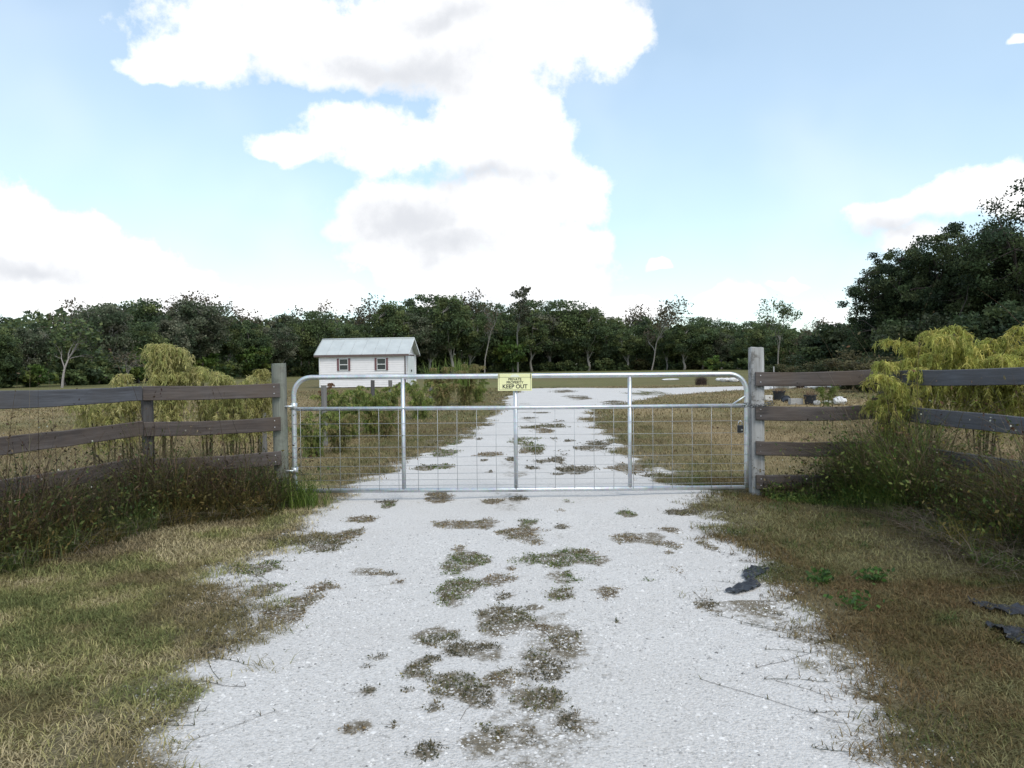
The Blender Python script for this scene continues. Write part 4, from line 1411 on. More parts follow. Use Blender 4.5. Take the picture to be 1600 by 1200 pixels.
fp(1400, 7.75, 568, 0.22, 6, 9, 'feathery plant hanging over the top board at the dark right post', YG2, lean=(-0.06, 0), group=GR)
fp(1620, 8.4, 540, 0.7, 9, 10, 'feathery plant cut by the right edge of the picture', YG2, group=GR)
fp(1292, 17, 600, 0.18, 4, 11, 'small green seedling plant beyond the right fence', [(0.16, 0.20, 0.05)])

GM = 'tall green weeds along the old posts left of the drive'
for i, (px_, D, yt, R, n, pal, lab) in enumerate([
        (487, 12.5, 632, 0.40, 7, GRN, 'low green weed just behind the left end of the gate'), (520, 14.5, 610, 0.35, 7, GRN, 'green weed beside the first old post'),
        (545, 15.5, 603, 0.4, 8, GRN, 'green weed below the left shed window'), (578, 16.5, 596, 0.42, 8, GRN, 'green weed below the right shed window'),
        (607, 18, 596, 0.45, 8, GRN, 'green weed left of the first gate upright'), (655, 21, 590, 0.55, 9, GRN, 'green weed right of the first gate upright'),
        (690, 25, 567, 0.75, 10, OLV, 'tall olive weed right of the shed corner'), (728, 28, 566, 0.8, 10, OLV, 'tall olive weed with feathery top nearest the sign'),
        (745, 30, 577, 0.7, 8, GRN, 'rightmost green weed left of the sign'), (530, 13, 640, 0.4, 7, OLV, 'low olive weed at the foot of the first old post'),
        (600, 15.5, 640, 0.4, 7, OLV, 'low olive weed behind the first gate upright'), (508, 22, 596, 0.2, 4, [(0.24, 0.13, 0.07), (0.2, 0.12, 0.06)], 'rusty dry weed in front of the left end of the shed')]):
    fp(px_, D, yt, R * 1.2, n + 3, 30 + i, lab, pal, group=GM, name='tall_weed', droop=0.34, dens=0.95)


def long_blades(loc, n, H, w, seed, pal, name, label, spread=0.12, group=None, bend=0.7):
    r = np.random.default_rng(seed)
    b = np.zeros((n, 3)); b[:, :2] = r.normal(size=(n, 2)) * spread
    C = np.array(pal)[r.integers(0, len(pal), n)] * r.uniform(0.75, 1.25, (n, 1))
    g = Geo(); g.add(*blades(b, H * r.uniform(0.5, 1.05, n), w * r.uniform(0.7, 1.3, n), bend * r.uniform(0.3, 1.3, n), C, r, 6))
    o = link(name, g.mesh(name, M['weed']), None, loc)
    tag(o, label, 'grass', group)
    return o


for (px_, py_, D, n, H, w, lab, s) in [(474, 776, 8.0, 160, 0.42, 0.009, 'bright green grass clump at the foot of the left gate end', 1), (436, 768, 8.05, 150, 0.5, 0.009, 'tall green grass clump at the foot of the left gate post', 2)]:
    p = at(px_, 570, D)
    long_blades((p.x, D, 0), n, H, w, s, [(0.13, 0.20, 0.035), (0.18, 0.24, 0.05), (0.09, 0.14, 0.03)], 'grass_clump', lab, 0.12, 'green grass clumps at the left gate post')
p = at(685, 570, 26); long_blades((p.x - .2, 26, 0.75), 60, 1.25, 0.03, 5, [(0.14, 0.2, 0.05)], 'reed_clump', 'bright reed blades topping the olive weed right of the shed', 0.15, bend=0.5)
p = at(718, 570, 27.5); long_blades((p.x, 27.5, 0.7), 70, 1.4, 0.035, 6, [(0.15, 0.21, 0.05)], 'reed_clump', 'bright reed blades topping the weed nearest the sign', 0.2, bend=0.5)

# ------------------------------------------------------------------ weed thickets on the two banks
def thicket(name, label, side, seed):
    r = np.random.default_rng(seed)
    g = Geo()
    if side == 'left':
        fl = np.array([(-2.45, 8.2), (-3.8, 7.85), (-4.55, 5.2), (-4.9, 3.9)])
    else:
        fl = np.array([(2.7, 8.2), (3.97, 8.05), (4.36, 5.6), (4.75, 3.6)])
    seg = np.linalg.norm(np.diff(fl, axis=0), axis=1); cum = np.concatenate([[0], np.cumsum(seg)])

    def place(n, w0, w1):
        s = r.random(n) * cum[-1]
        x = np.interp(s, cum, fl[:, 0]); y = np.interp(s, cum, fl[:, 1])
        # direction towards the camera side / drive
        nx = np.interp(s, cum, [0.1, 0.55, 0.95, 1.0]) * (1 if side == 'left' else -1); ny = -np.interp(s, cum, [1, 0.8, 0.25, 0.2])
        o = r.uniform(w0, w1, n) * np.interp(s, cum, (0.75, 1.0, 0.8, 0.7) if side == 'left' else (0.3, 0.9, 1.15, 1.0))
        return np.stack([x + nx * o, y + ny * o, gz(x + nx * o, y + ny * o)], 1), s, o
    hs = (0.72, 1.2, 1.3, 1.15) if side == 'left' else (0.40, 1.38, 1.38, 1.15)
    pal_dry = np.array([(0.119, 0.085, 0.060), (0.169, 0.119, 0.075), (0.075, 0.056, 0.044), (0.237, 0.181, 0.112)])
    pal_grn = np.array([(0.091, 0.133, 0.036), (0.133, 0.161, 0.048), (0.182, 0.196, 0.063), (0.063, 0.105, 0.034)])
    pal_straw = np.array([(0.26, 0.22, 0.15), (0.20, 0.17, 0.12)])
    # long arching grass and stalks; leaves and seed heads sit on the stalks
    for n, w0, w1, hf, pal, wd, nlf, ls in ((11000, -0.3, 0.66, 0.72, pal_dry, 0.0055, 1, 0.010), (9000, -0.3, 0.8, 0.66, pal_grn, 0.007, 2, 0.016),
                                            (7000, 0.1, 1.05, 0.36, pal_grn * 1.3, 0.007, 1, 0.012), (420, -0.25, 0.45, 1.3, pal_dry * 0.7, 0.0065, 9, 0.013),
                                            (700, -0.2, 0.7, 0.9, pal_straw, 0.006, 0, 0.012)):
        if side == 'right' and pal is not pal_dry and nlf: n = int(n * 1.5); pal = pal * np.array([1.1, 1.2, 1.0])
        b, s, o = place(n, w0, w1)
        cl = fbm(b[:, 0] * 2.2 + seed, b[:, 1] * 2.2, 3)
        h = np.interp(s, cum, hs) * hf * r.uniform(0.45, 1.15, n) * np.clip(2.6 * cl - 0.45, 0.22, 1.5) * np.clip(1.25 - 0.75 * np.maximum(o, 0), 0.25, 1)
        kind_ = fbm(b[:, 0] * 1.7 + seed * 5, b[:, 1] * 1.7 + 2, 3)
        C = pal[r.integers(0, len(pal), n)] * r.uniform(0.65, 1.35, (n, 1)) * (0.6 + 0.8 * kind_)[:, None]
        if pal is not pal_dry:
            C = np.where((kind_ < 0.44)[:, None], C * np.array([1.25, 0.85, 0.9]), C)
        V, T, CC = blades(b, h, wd * r.uniform(0.7, 1.3, n), r.uniform(0.2, 1.4, n), C, r, 6)
        g.add(V, T, CC)
        if not nlf: continue
        Pm = V.reshape(n, 6, 2, 3).mean(2)
        q = r.integers(2 if ls > 0.011 else 1, 6, (n, nlf)); fr = r.random((n, nlf, 1)); bi = np.arange(n)[:, None]
        L0 = (Pm[bi, q - 1] * (1 - fr) + Pm[bi, q] * fr).reshape(-1, 3)
        g.add(*leaves(L0, ls * r.uniform(0.5, 1.5, len(L0)), np.repeat(C, nlf, 0) * r.uniform(0.6, 1.05, (len(L0), 1)), r, 2.2))
    # pale flowers
    n = 40
    b, s, o = place(n, 0.0, 0.7); b[:, 2] += np.interp(s, cum, hs) * r.uniform(0.3, 0.8, n)
    g.add(*leaves(b, np.full(n, 0.016), np.tile([(0.6, 0.6, 0.5)], (n, 1)), r, 1.1))
    # flattened dead straw lying towards the drive
    n = 2600 if side == 'right' else 900
    b, s, o = place(n, 0.45, 1.25)
    if side == 'right':
        b = b[(b[:, 1] < 6.9)]
    n = len(b)
    b[:, 2] += r.random(n) * 0.14
    C = np.array([(0.20, 0.165, 0.12), (0.14, 0.11, 0.08), (0.25, 0.21, 0.16)])[r.integers(0, 3, n)] * r.uniform(0.6, 1.2, (n, 1))
    g.add(*blades(b, r.uniform(0.2, 0.5, n), 0.004 * r.uniform(0.7, 1.3, n), r.uniform(1.2, 2.2, n), C, r, 5, lie=0.7))
    o = link(name, g.mesh(name, M['weed']))
    tag(o, label, 'weeds', kind='stuff')


thicket('weed_thicket', 'dark tangled weeds and dry stalks against the left board fence', 'left', 4)
thicket('weed_thicket', 'dark tangled weeds and dead straw against the right board fence', 'right', 8)

# ------------------------------------------------------------------ grass
def grass_layer(name, label, y0, y1, density, hr, wr, K, seed, xf=0.78):
    r = np.random.default_rng(seed)
    n = int((y1 - y0) * (y0 + y1) * xf * density)
    y = np.sqrt(r.random(n) * (y1 ** 2 - y0 ** 2) + y0 ** 2)
    x = r.uniform(-1, 1, n) * (xf * y + 0.4)
    m = mask_drive(x, y)
    p = sstep(-m, -0.34, 0.04)
    cl = fbm(x * 1.1 + 40, y * 1.1, 4)
    p *= np.clip(0.15 + 1.4 * cl, 0.2, 1)
    p = np.where((x > 0) & (y < 4.8) & (m < 0.45), np.maximum(p, 0.42 * sstep(-m, -0.45, 0) * (cl > 0.42)), p)
    k = r.random(n) < p
    x, y, cl = x[k], y[k], cl[k]; n = len(x)
    c2 = fbm(x * 2.7 + 7, y * 2.7 + 3, 3); c3 = fbm(x * 0.6 + 70, y * 0.6, 3)
    left = sstep(-x, -0.5, 0.5) if y1 < 12 else np.full(n, 0.5)
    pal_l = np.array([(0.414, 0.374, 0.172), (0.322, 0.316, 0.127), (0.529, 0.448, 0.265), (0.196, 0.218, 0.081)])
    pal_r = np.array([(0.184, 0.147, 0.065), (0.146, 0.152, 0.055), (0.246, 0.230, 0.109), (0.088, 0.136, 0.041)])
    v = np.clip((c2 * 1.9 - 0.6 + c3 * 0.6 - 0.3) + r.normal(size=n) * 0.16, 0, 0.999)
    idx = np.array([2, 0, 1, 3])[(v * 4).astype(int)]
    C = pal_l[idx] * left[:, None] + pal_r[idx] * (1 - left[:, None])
    if y0 > 9:
        pal_f = np.array([(0.25, 0.205, 0.10), (0.18, 0.165, 0.07), (0.31, 0.245, 0.135), (0.13, 0.14, 0.055)])
        C = pal_f[idx] * (0.75 + 0.5 * c3)[:, None]
        st = sstep(np.abs(x), 2.4, 4.2)[:, None] * np.clip(fbm(x * 0.3 + 2, y * 0.3, 3) * 2 - 0.3, 0, 1)[:, None]
        C = C * (1 - st) + np.array([0.34, 0.265, 0.15]) * st
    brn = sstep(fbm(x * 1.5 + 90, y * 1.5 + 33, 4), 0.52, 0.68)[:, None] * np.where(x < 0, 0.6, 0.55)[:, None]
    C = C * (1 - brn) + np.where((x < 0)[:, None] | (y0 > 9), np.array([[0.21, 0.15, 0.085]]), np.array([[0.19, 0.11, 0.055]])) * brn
    C = C * r.uniform(0.65, 1.35, (n, 1))
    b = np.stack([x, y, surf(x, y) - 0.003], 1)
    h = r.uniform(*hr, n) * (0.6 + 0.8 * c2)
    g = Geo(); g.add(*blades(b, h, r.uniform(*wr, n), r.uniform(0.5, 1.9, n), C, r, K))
    o = link(name, g.mesh(name, M['grass']))
    tag(o, label, 'grass', kind='stuff')


grass_layer('verge_grass', 'short dry mown grass on the verges nearest the camera', 1.9, 5.4, 11000, (0.02, 0.07), (0.0028, 0.006), 3, 1)
grass_layer('verge_grass', 'short dry mown grass on the verges up to the gate', 5.4, 9.6, 4200, (0.03, 0.08), (0.004, 0.008), 3, 2)
grass_layer('field_grass', 'dry grass beside the drive just behind the gate', 9.6, 20, 650, (0.04, 0.10), (0.007, 0.014), 3, 3)
grass_layer('field_grass', 'dry pasture grass farther back in the field', 20, 48, 75, (0.06, 0.13), (0.02, 0.04), 3, 4)

# ------------------------------------------------------------------ gravel pebbles
def pebbles():
    r = np.random.default_rng(12)
    n = 95000
    y = np.sqrt(r.random(n) * (7.5 ** 2 - 1.9 ** 2) + 1.9 ** 2)
    y = 1.9 + (y - 1.9) * r.random(n) ** 0.35
    x = r.uniform(-2.3, 2.3, n)
    m = mask_drive(x, y); k = m > r.uniform(-0.1, 0.12, n)
    x, y, m = x[k], y[k], m[k]; n = len(x)
    z = surf(x, y) - 0.001
    s = r.gamma(2.2, 0.0014, n) + 0.002
    o = np.array([(1, 0, 0), (-1, 0, 0), (0, 1, 0), (0, -1, 0), (0, 0, 0.6), (0, 0, -0.6)], float)
    V = o[None] * s[:, None, None] * r.uniform(0.6, 1.35, (n, 6, 1))
    an = r.random(n) * 6.28; ca, sa = np.cos(an)[:, None], np.sin(an)[:, None]
    V = np.stack([V[..., 0] * ca - V[..., 1] * sa, V[..., 0] * sa + V[..., 1] * ca, V[..., 2]], -1)
    V += np.stack([x, y, z], 1)[:, None, :]
    f = np.array([(0, 2, 4), (2, 1, 4), (1, 3, 4), (3, 0, 4)])
    T = (f[None] + (np.arange(n) * 6)[:, None, None]).reshape(-1, 3)
    c = np.clip(r.normal(0.54, 0.14, n), 0.14, 0.72)
    C = np.repeat(np.stack([c, c * 0.98, c * 0.955], 1), 6, 0)
    ob = link('gravel', trimesh('gravel', V.reshape(-1, 3), T, M['pebble'], C))
    tag(ob, 'loose white shell gravel scattered over the driveway', 'gravel', kind='stuff')


def mat_pebble():
    m, nt, b = new_mat('pebble')
    a = mnode(nt, 'ShaderNodeAttribute', attribute_name='Col')
    nt.links.new(a.outputs['Color'], b.inputs['Base Color'])
    b.inputs['Roughness'].default_value = 0.9
    b.inputs['Specular IOR Level'].default_value = 0.2
    return m


M['pebble'] = mat_pebble()
pebbles()

# ------------------------------------------------------------------ weed patches on the drive
TY = {'g': [(0.129, 0.182, 0.047), (0.095, 0.138, 0.040), (0.191, 0.225, 0.070), (0.173, 0.147, 0.070)],
      'o': [(0.147, 0.147, 0.062), (0.104, 0.113, 0.049), (0.207, 0.182, 0.085), (0.155, 0.122, 0.066)],
      'd': [(0.129, 0.113, 0.066), (0.087, 0.087, 0.049), (0.191, 0.155, 0.093)],
      'b': [(0.260, 0.191, 0.101), (0.191, 0.138, 0.078), (0.346, 0.268, 0.147), (0.173, 0.164, 0.070)]}


def patch_geo(g, px, py, rx, ry, ty, seed, dens=1.0, amp=2.3):
    r = np.random.default_rng(seed)
    cx, cy = onground(px, py)
    rx, ry = rx * 1.12, ry * 1.12
    wx = rx * cy / F                                    # half width in metres
    _, ya = onground(px, py - ry); _, yb = onground(px, py + ry)
    wy = (ya - yb) / 2
    n = int(np.clip(wx * wy * 34000 * dens, 90, 9000))
    if cy > 9: n = int(np.clip(wx * wy * 7000 * dens, 90, 4000))
    q = r.uniform(-1.55, 1.55, size=(n, 2))
    x = cx + q[:, 0] * wx; y = cy + q[:, 1] * wy
    pm = patch_mask(x, y, (px, py, rx / 1.12, ry / 1.12), amp); fine_ = fbm(x * 14 + seed, y * 14, 2)
    k = r.random(n) < pm * np.clip(fine_ * 3 - 0.75, 0.08, 1)
    if k.sum() < 12: k = np.hypot(q[:, 0], q[:, 1]) < 0.7
    x, y, pm = x[k], y[k], pm[k]
    if amp < 2:                                         # keep only the mat itself, no strays
        cell = 0.013
        ci, cj = np.floor(x / cell).astype(int), np.floor(y / cell).astype(int)
        cells = {}
        for q_, c_ in enumerate(zip(ci.tolist(), cj.tolist())): cells.setdefault(c_, []).append(q_)
        left_, best = set(cells), []
        while left_:
            stack = [left_.pop()]; comp = []
            while stack:
                c_ = stack.pop(); comp += cells[c_]
                for di in (-1, 0, 1):
                    for dj in (-1, 0, 1):
                        d_ = (c_[0] + di, c_[1] + dj)
                        if d_ in left_: left_.remove(d_); stack.append(d_)
            if len(comp) > len(best): best = comp
        best = np.array(sorted(best))
        x, y, pm = x[best], y[best], pm[best]
    n = len(x); rad = 1 - pm
    sc = 1.0 if cy < 9 else 1.9
    b = np.stack([x, y, surf(x, y) - 0.005], 1)
    pal = np.array(TY[ty]); cl = (fbm(x * 7 + 3, y * 7, 2) * 1.3 - 0.15) * len(pal)
    C = pal[np.clip(cl + r.normal(size=n) * 0.8, 0, len(pal) - 1).astype(int)] * r.uniform(0.65, 1.3, (n, 1))
    h = r.uniform(0.010, 0.032, n) * (1.15 - 0.6 * rad) * (0.8 if ty == 'b' else 1.0) * (1 + 0.25 * (sc - 1))
    g.add(*blades(b, h, r.uniform(0.003, 0.006, n) * sc, r.uniform(0.4, 1.8, n), C, r, 3))
    nl = n
    lp = b + np.stack([r.uniform(-.01, .01, n), r.uniform(-.01, .01, n), h * r.random(n) * 0.8], 1)
    g.add(*leaves(lp, r.uniform(0.005, 0.011, nl) * sc, C * r.uniform(0.8, 1.2, (nl, 1)), r, 1.8, 0.4))
    # runners
    if amp < 2: return
    nr = 1
    aa = r.random(nr) * 6.28; t = np.linspace(0, 1, 5)
    L_ = r.uniform(0.5, 1.5, nr)
    P = np.zeros((nr, 5, 3))
    P[..., 0] = cx + np.cos(aa)[:, None] * wx * (0.4 + t[None] * L_[:, None]) + r.normal(size=(nr, 5)) * 0.008
    P[..., 1] = cy + np.sin(aa)[:, None] * wy * (0.4 + t[None] * L_[:, None]) + r.normal(size=(nr, 5)) * 0.008
    P[..., 2] = surf(P[..., 0], P[..., 1]) + 0.003
    g.add(*ribbons(P, np.full((nr, 5), 0.0011 * sc), np.stack([-np.sin(aa), np.cos(aa), 0 * aa], 1), np.tile(np.array([(0.12, 0.095, 0.07)]), (nr, 1))))


for i, (e, ty, lab) in enumerate(BIG):
    g = Geo(); patch_geo(g, *e, ty, 200 + i, 1.7, 1.3)
    o = link('weed_patch', g.mesh('weed_patch', M['weed']))
    tag(o, lab, 'weed patch', 'weed patches growing in the driveway')

g = Geo()
for i, (e, ty) in enumerate(SMALL):
    patch_geo(g, *e, ty, 400 + i, 1.3)
# runners creeping in from the verges
r = np.random.default_rng(99)
nr = 170
y = r.uniform(2.5, 8.0, nr); sgn = r.choice([-1, 1], nr)
x = np.where(sgn < 0, np.interp(y, DRIVE[1:7, 1], DRIVE[1:7, 0]), np.interp(y, DRIVE[::-1][1:8, 1], DRIVE[::-1][1:8, 0]))
x = x - sgn * 0.0 + r.normal(size=nr) * 0.08
t = np.linspace(0, 1, 7)
L_ = r.gamma(2, 0.08, nr)
P = np.zeros((nr, 7, 3))
P[..., 0] = x[:, None] - sgn[:, None] * L_[:, None] * t[None] + np.cumsum(r.normal(size=(nr, 7)) * .008, 1)
P[..., 1] = y[:, None] + (r.normal(size=nr) * 0.8 * L_)[:, None] * t[None] + np.cumsum(r.normal(size=(nr, 7)) * .008, 1)
P[..., 2] = surf(P[..., 0], P[..., 1]) + 0.003
g.add(*ribbons(P, np.full((nr, 7), 0.0017), np.tile(np.array([(0.2, 0.98, 0)]), (nr, 1)), np.array([(0.10, 0.08, 0.06), (0.14, 0.11, 0.08), (0.08, 0.085, 0.045)])[r.integers(0, 3, nr)]))
jb = P[:, 1:, :].reshape(-1, 3)[r.random(nr * 6) < 0.85]
jb = np.repeat(jb, 3, 0); nj = len(jb)
g.add(*blades(jb, r.uniform(0.012, 0.035, nj), r.uniform(.003, .005, nj), r.uniform(.5, 1.8, nj), np.array([(0.10, 0.10, 0.045), (0.13, 0.10, 0.06)])[r.integers(0, 2, nj)] * r.uniform(.7, 1.3, (nj, 1)), r, 3))
o = link('driveway_weeds', g.mesh('driveway_weeds', M['weed']))
tag(o, 'small weed tufts and creeping runners scattered over the white driveway', 'weeds', kind='stuff')

# small leafy weeds on the right verge
def leafy(px, py, label, seed, R=0.1, n=90):
    r = np.random.default_rng(seed)
    x, y = onground(px, py)
    g = Geo()
    b = np.stack([r.normal(size=n) * R * .5, r.normal(size=n) * R * .5, 0.02 + r.random(n) * 0.08], 1)
    C = np.array([(0.06, 0.13, 0.03), (0.08, 0.16, 0.035), (0.05, 0.10, 0.03)])[r.integers(0, 3, n)] * r.uniform(.8, 1.2, (n, 1))
    g.add(*leaves(b, r.uniform(.012, .028, n), C, r, 1.7, 0.5))
    s0 = b.copy(); s0[:, :2] *= 0.3; s0[:, 2] = 0
    sv = np.tile(np.array([(1.0, 0, 0)]), (n, 1))
    g.add(*ribbons(np.stack([s0, (s0 + b) / 2, b], 1), np.full((n, 3), .001), sv, np.tile(np.array([(.08, .1, .03)]), (n, 1))))
    o = link('leafy_weed', g.mesh('leafy_weed', M['weed']), None, (x, y, float(gz(x, y))))
    tag(o, label, 'weed', 'leafy green weeds on the right verge')


leafy(1285, 915, 'bright green leafy weed on the right verge, nearer the drive', 1)
leafy(1365, 912, 'bright green leafy weed on the right verge, nearer the thicket', 2)
leafy(1335, 955, 'faint green leafy weed on the right verge, lowest of the three', 3, 0.12, 60)


# black ground fabric
def fabric(outline, seed, label, rise=0.03):
    import bmesh
    pts = [onground(*p) for p in outline]
    cx = sum(p[0] for p in pts) / len(pts); cy = sum(p[1] for p in pts) / len(pts)
    bm = bmesh.new()
    f = bm.faces.new([bm.verts.new((x - cx, y - cy, 0)) for x, y in pts])
    bmesh.ops.triangulate(bm, faces=[f])
    bmesh.ops.subdivide_edges(bm, edges=bm.edges[:], cuts=4, use_grid_fill=True)
    bmesh.ops.triangulate(bm, faces=bm.faces[:])
    rr = np.random.default_rng(seed)
    for v in bm.verts:
        nx_ = float(fbm(np.array([v.co.x * 16 + seed]), np.array([v.co.y * 11]), 3)[0])
        v.co.z = 0.004 + rise * abs(nx_ - 0.5) * 3
        v.co.x += rr.normal() * 0.004; v.co.y += rr.normal() * 0.004
    ext = bmesh.ops.solidify(bm, geom=bm.faces[:], thickness=0.002)
    me = bpy.data.meshes.new('ground_fabric'); bm.to_mesh(me); bm.free(); me.materials.append(M['fabric'])
    o = link('ground_fabric', me, None, (cx, cy, float(surf(np.array([cx]), np.array([cy]))[0]) + 0.004))
    tag(o, label, 'fabric', 'torn pieces of black ground fabric')


fabric([(1164, 896), (1184, 893), (1203, 899), (1190, 905), (1180, 913), (1189, 921), (1176, 929), (1150, 935), (1132, 930), (1152, 924), (1169, 915), (1160, 906)], 3,
       'torn black fabric scrap at the right edge of the driveway')
fabric([(1536, 976), (1562, 979), (1588, 981), (1606, 990), (1606, 1013), (1590, 1008), (1574, 1001), (1562, 989), (1546, 985)], 5, 'blue-black fabric strip lying at the right edge of the picture', 0.04)
fabric([(1512, 940), (1530, 944), (1560, 950), (1606, 955), (1606, 966), (1570, 964), (1545, 958), (1524, 950)], 7, 'dark fabric strip half buried in straw at the right edge', 0.04)

# ------------------------------------------------------------------ odds and ends in the field
def pot(px, py, R, H, label, tip=0.0, plant=True, seed=0):
    x, y = onground(px, py)
    t = empty('plant_pot', (x, y, 0.0)); t.rotation_euler = (tip, 0, seed)
    tag(t, label, 'pot', 'black nursery pots beyond the right fence')
    S = 20; prof = [(R * .8, 0), (R, H), (R * 1.07, H), (R * 1.07, H * .9), (R * 1.0, H * .9)]
    prof = [(0, 0), (R * .8, 0), (R * .97, H * .88), (R * 1.07, H * .88), (R * 1.07, H), (R * .98, H), (R * .8, H * .55), (0, H * .55)]
    V = []; Fc = []
    for (q, z) in prof:
        for s in range(S):
            a = 2 * np.pi * s / S; V.append((q * math.cos(a), q * math.sin(a), z))
    for k in range(len(prof) - 1):
        for s in range(S):
            Fc.append((k * S + s, k * S + (s + 1) % S, (k + 1) * S + (s + 1) % S, (k + 1) * S + s))
    link('pot_body', fix_normals(pymesh('pot_body', V, Fc, M['pot'])), t)
    if plant:
        r = np.random.default_rng(seed + 70)
        n = 160; b = np.zeros((n, 3)); b[:, :2] = r.normal(size=(n, 2)) * R * .4; b[:, 2] = H * .55
        C = np.array([(0.22, 0.14, 0.09), (0.30, 0.2, 0.13), (0.16, 0.1, 0.07)])[r.integers(0, 3, n)]
        g = Geo(); g.add(*blades(b, r.uniform(.2, .55, n), r.uniform(.008, .018, n), r.uniform(.4, 1.5, n), C, r, 4))
        link('dead_plant', g.mesh('dead_plant', M['weed']), t)


pot(1217, 625, 0.22, 0.34, 'black pot with dead plant, left of the concrete block', 0, True, 1)
pot(1266, 632, 0.20, 0.32, 'black pot with dead plant, right of the concrete block', 0, True, 2)
pot(1230, 629, 0.16, 0.24, 'small tipped black pot touching the left of the concrete block', 1.2, False, 3)


def block(px, py, w, h, d, mat, label, rz, cells=True):
    x, y = onground(px, py)
    t = empty('concrete_block', (x, y, 0.0), rz); tag(t, label, 'block')
    th = 0.035
    box_obj('block_wall', -w / 2, w / 2, -d / 2, -d / 2 + th, 0, h, mat, t, 0.006)
    box_obj('block_wall', -w / 2, w / 2, d / 2 - th, d / 2, 0, h, mat, t, 0.006)
    for x_ in (-w / 2, -th / 2, w / 2 - th):
        box_obj('block_web', x_ + .001, x_ + th - .001, -d / 2 + th, d / 2 - th, 0.004, h - .004, mat, t)


block(1243, 632, 0.42, 0.20, 0.2, M['block'], 'grey concrete block between the two black pots', 0.1)
block(1201, 626, 0.26, 0.20, 0.2, M['block_pale'], 'pale cream block just right of the gate post', -0.2)


def rock_mesh(name, r, sx, sy, sz, mat, n=1.0):
    import bmesh
    bm = bmesh.new(); bmesh.ops.create_icosphere(bm, subdivisions=2, radius=1)
    for v in bm.verts:
        f = 1 + 0.35 * (fbm(np.array([v.co.x * 1.6 + r * 7]), np.array([v.co.y * 1.6 + v.co.z * 2.1 + r]), 3)[0] - 0.5) * 2 * n
        v.co = Vector((v.co.x * sx * f, v.co.y * sy * f, v.co.z * sz * f))
    me = bpy.data.meshes.new(name); bm.to_mesh(me); bm.free(); me.materials.append(mat)
    return me


def lump(name, px, py, w, h, d, mat, label, seed, cat, group=None, n=1.0):
    x, y = onground(px, py)
    o = link(name, rock_mesh(name, seed, w / 2, d / 2, h / 2, mat, n), None, (x, y, h * 0.36), (0, 0, seed))
    tag(o, label, cat, group)


lump('pale_rock', 1312, 632, 0.55, 0.30, 0.45, M['rubble'], 'pale humped rock right of the black pots', 1, 'rock')
lump('pale_rock', 1292, 631, 0.35, 0.14, 0.3, M['block_pale'], 'flat pale stone between the right pot and the humped rock', 2, 'rock')
lump('pale_rock', 1277, 633, 0.24, 0.2, 0.2, M['block'], 'grey stone touching the right black pot', 3, 'rock')
lump('debris_heap', 1155, 577, 1.5, 0.75, 1.0, M['block_pale'], 'pale rubbish heap at the wood edge left of the right gate post', 4, 'heap')
lump('debris_heap', 1285, 588, 1.3, 1.0, 1.0, M['rubble'], 'small pale heap showing over the top right board', 5, 'heap')
rr_ = random.Random(4)
for k in range(9):
    lump('white_stone', 1123 + k * 4.6, 596 + rr_.uniform(-1, 1), rr_.uniform(.4, .8), rr_.uniform(.22, .4), .5, M['rubble'],
         'white stone in the row beyond the right end of the gate', 10 + k, 'stone', 'row of white stones beyond the gate')
for k in range(16):
    lump('shell_heap', 1196 + k * 9, 606 + rr_.uniform(-1.5, 2.0), rr_.uniform(.6, 1.1), rr_.uniform(.2, .5), .7, M['rubble'],
         'white shell lump along the drive bend under the top right board', 40 + k, 'shell heap', 'white shell lumps along the drive bend')
lump('shell_heap', 1047, 594, 1.6, .16, .8, M['rubble'], 'flat white shell spill in the field above the right gate panel', 60, 'shell heap')


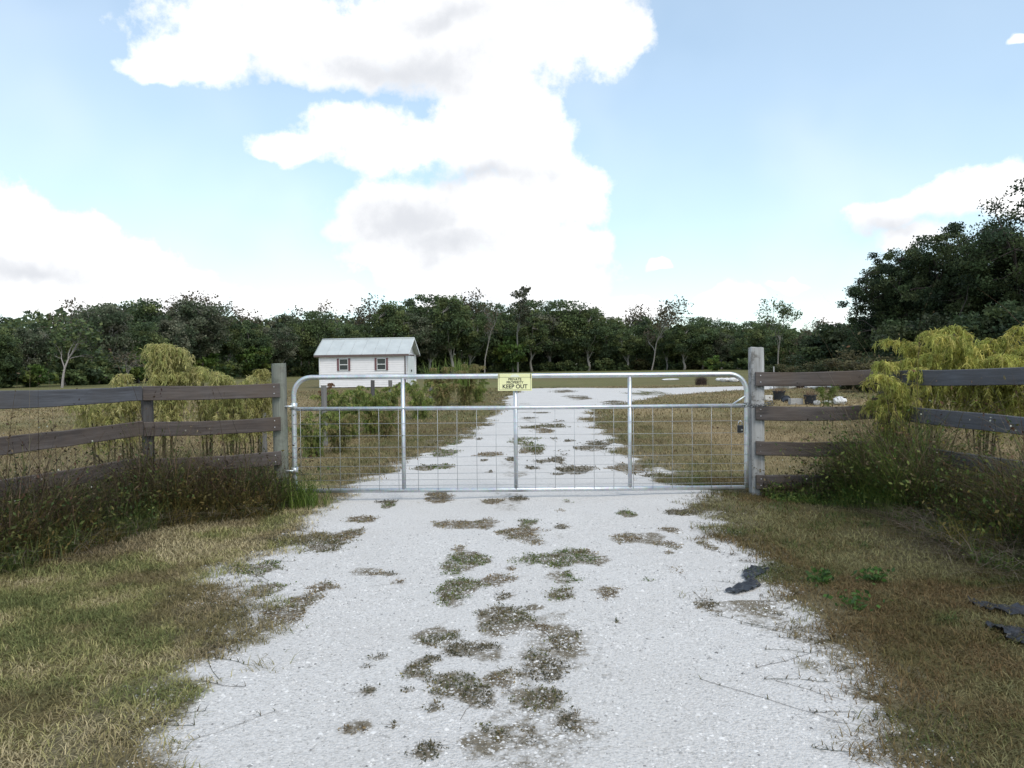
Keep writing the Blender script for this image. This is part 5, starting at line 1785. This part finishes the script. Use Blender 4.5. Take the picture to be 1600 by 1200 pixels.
def dry_shrub(px, py, w, h, label, seed):
    x, y = onground(px, py)
    r = np.random.default_rng(seed); n = 1300
    b = np.zeros((n, 3)); b[:, :2] = r.normal(size=(n, 2)) * w * .16
    C = np.array([(0.12, 0.085, 0.07), (0.16, 0.12, 0.095), (0.08, 0.06, 0.05)])[r.integers(0, 3, n)]
    g = Geo(); g.add(*blades(b, h * r.uniform(.4, 1.3, n), r.uniform(.012, .03, n), r.uniform(.1, .9, n), C, r, 4))
    o = link('dry_shrub', g.mesh('dry_shrub', M['weed']), None, (x, y, 0)); tag(o, label, 'shrub')


dry_shrub(1096, 602, 0.75, 0.55, 'round brown dry shrub in the field beyond the right half of the gate', 3)
dry_shrub(1262, 606, 1.2, 0.5, 'rusty dry shrub behind the black pots', 4)
dry_shrub(1240, 607, 0.9, 0.4, 'brown dry shrub left of the rusty one behind the pots', 5)


def table(px, py):
    x, y = onground(px, py)
    t = empty('low_table', (x, y, 0), 0.15); tag(t, 'dark low table showing over the top right board', 'table')
    box_obj('tabletop', -.62, .62, -.4, .4, .62, .68, M['block'], t, .01)
    for sx in (-.55, .49):
        for sy in (-.34, .28):
            box_obj('leg', sx, sx + .06, sy, sy + .06, -.02, .62, M['lock'], t)
    box_obj('apron', -.56, .56, -.35, -.33, .46, .62, M['lock'], t)


table(1258, 592)
p = at(1209, 575, 36)
o = round_post(None, p.x, 36, 1.2, 0.03, M['post_pale'], 77, name='marker_stake'); tag(o, 'thin pale stake just right of the gate post', 'stake')


# ------------------------------------------------------------------ tell look-alike trees apart by their order from left to right
def number_labels():
    by = {}
    for o in COL.objects:
        if o.parent is None and 'label' in o and o.get('kind') is None:
            by.setdefault(o['label'], []).append(o)
    nth = ['first', 'second', 'third', 'fourth', 'fifth', 'sixth', 'seventh', 'eighth', 'ninth', 'tenth']
    for lab, os_ in by.items():
        n = len(os_)
        if n < 2 or n > 20: continue
        os_.sort(key=lambda o: o.location.x / o.location.y)
        for i, o in enumerate(os_):
            w = {0: 'leftmost', n - 1: 'rightmost'}.get(i) or (nth[i] + ' from left,' if i < 10 else nth[n - 1 - i] + ' from right,')
            if n == 2: w = ('left', 'right')[i] + ' of two:'
            elif n == 3 and i == 1: w = 'middle'
            o['label'] = w + ' ' + lab


number_labels()
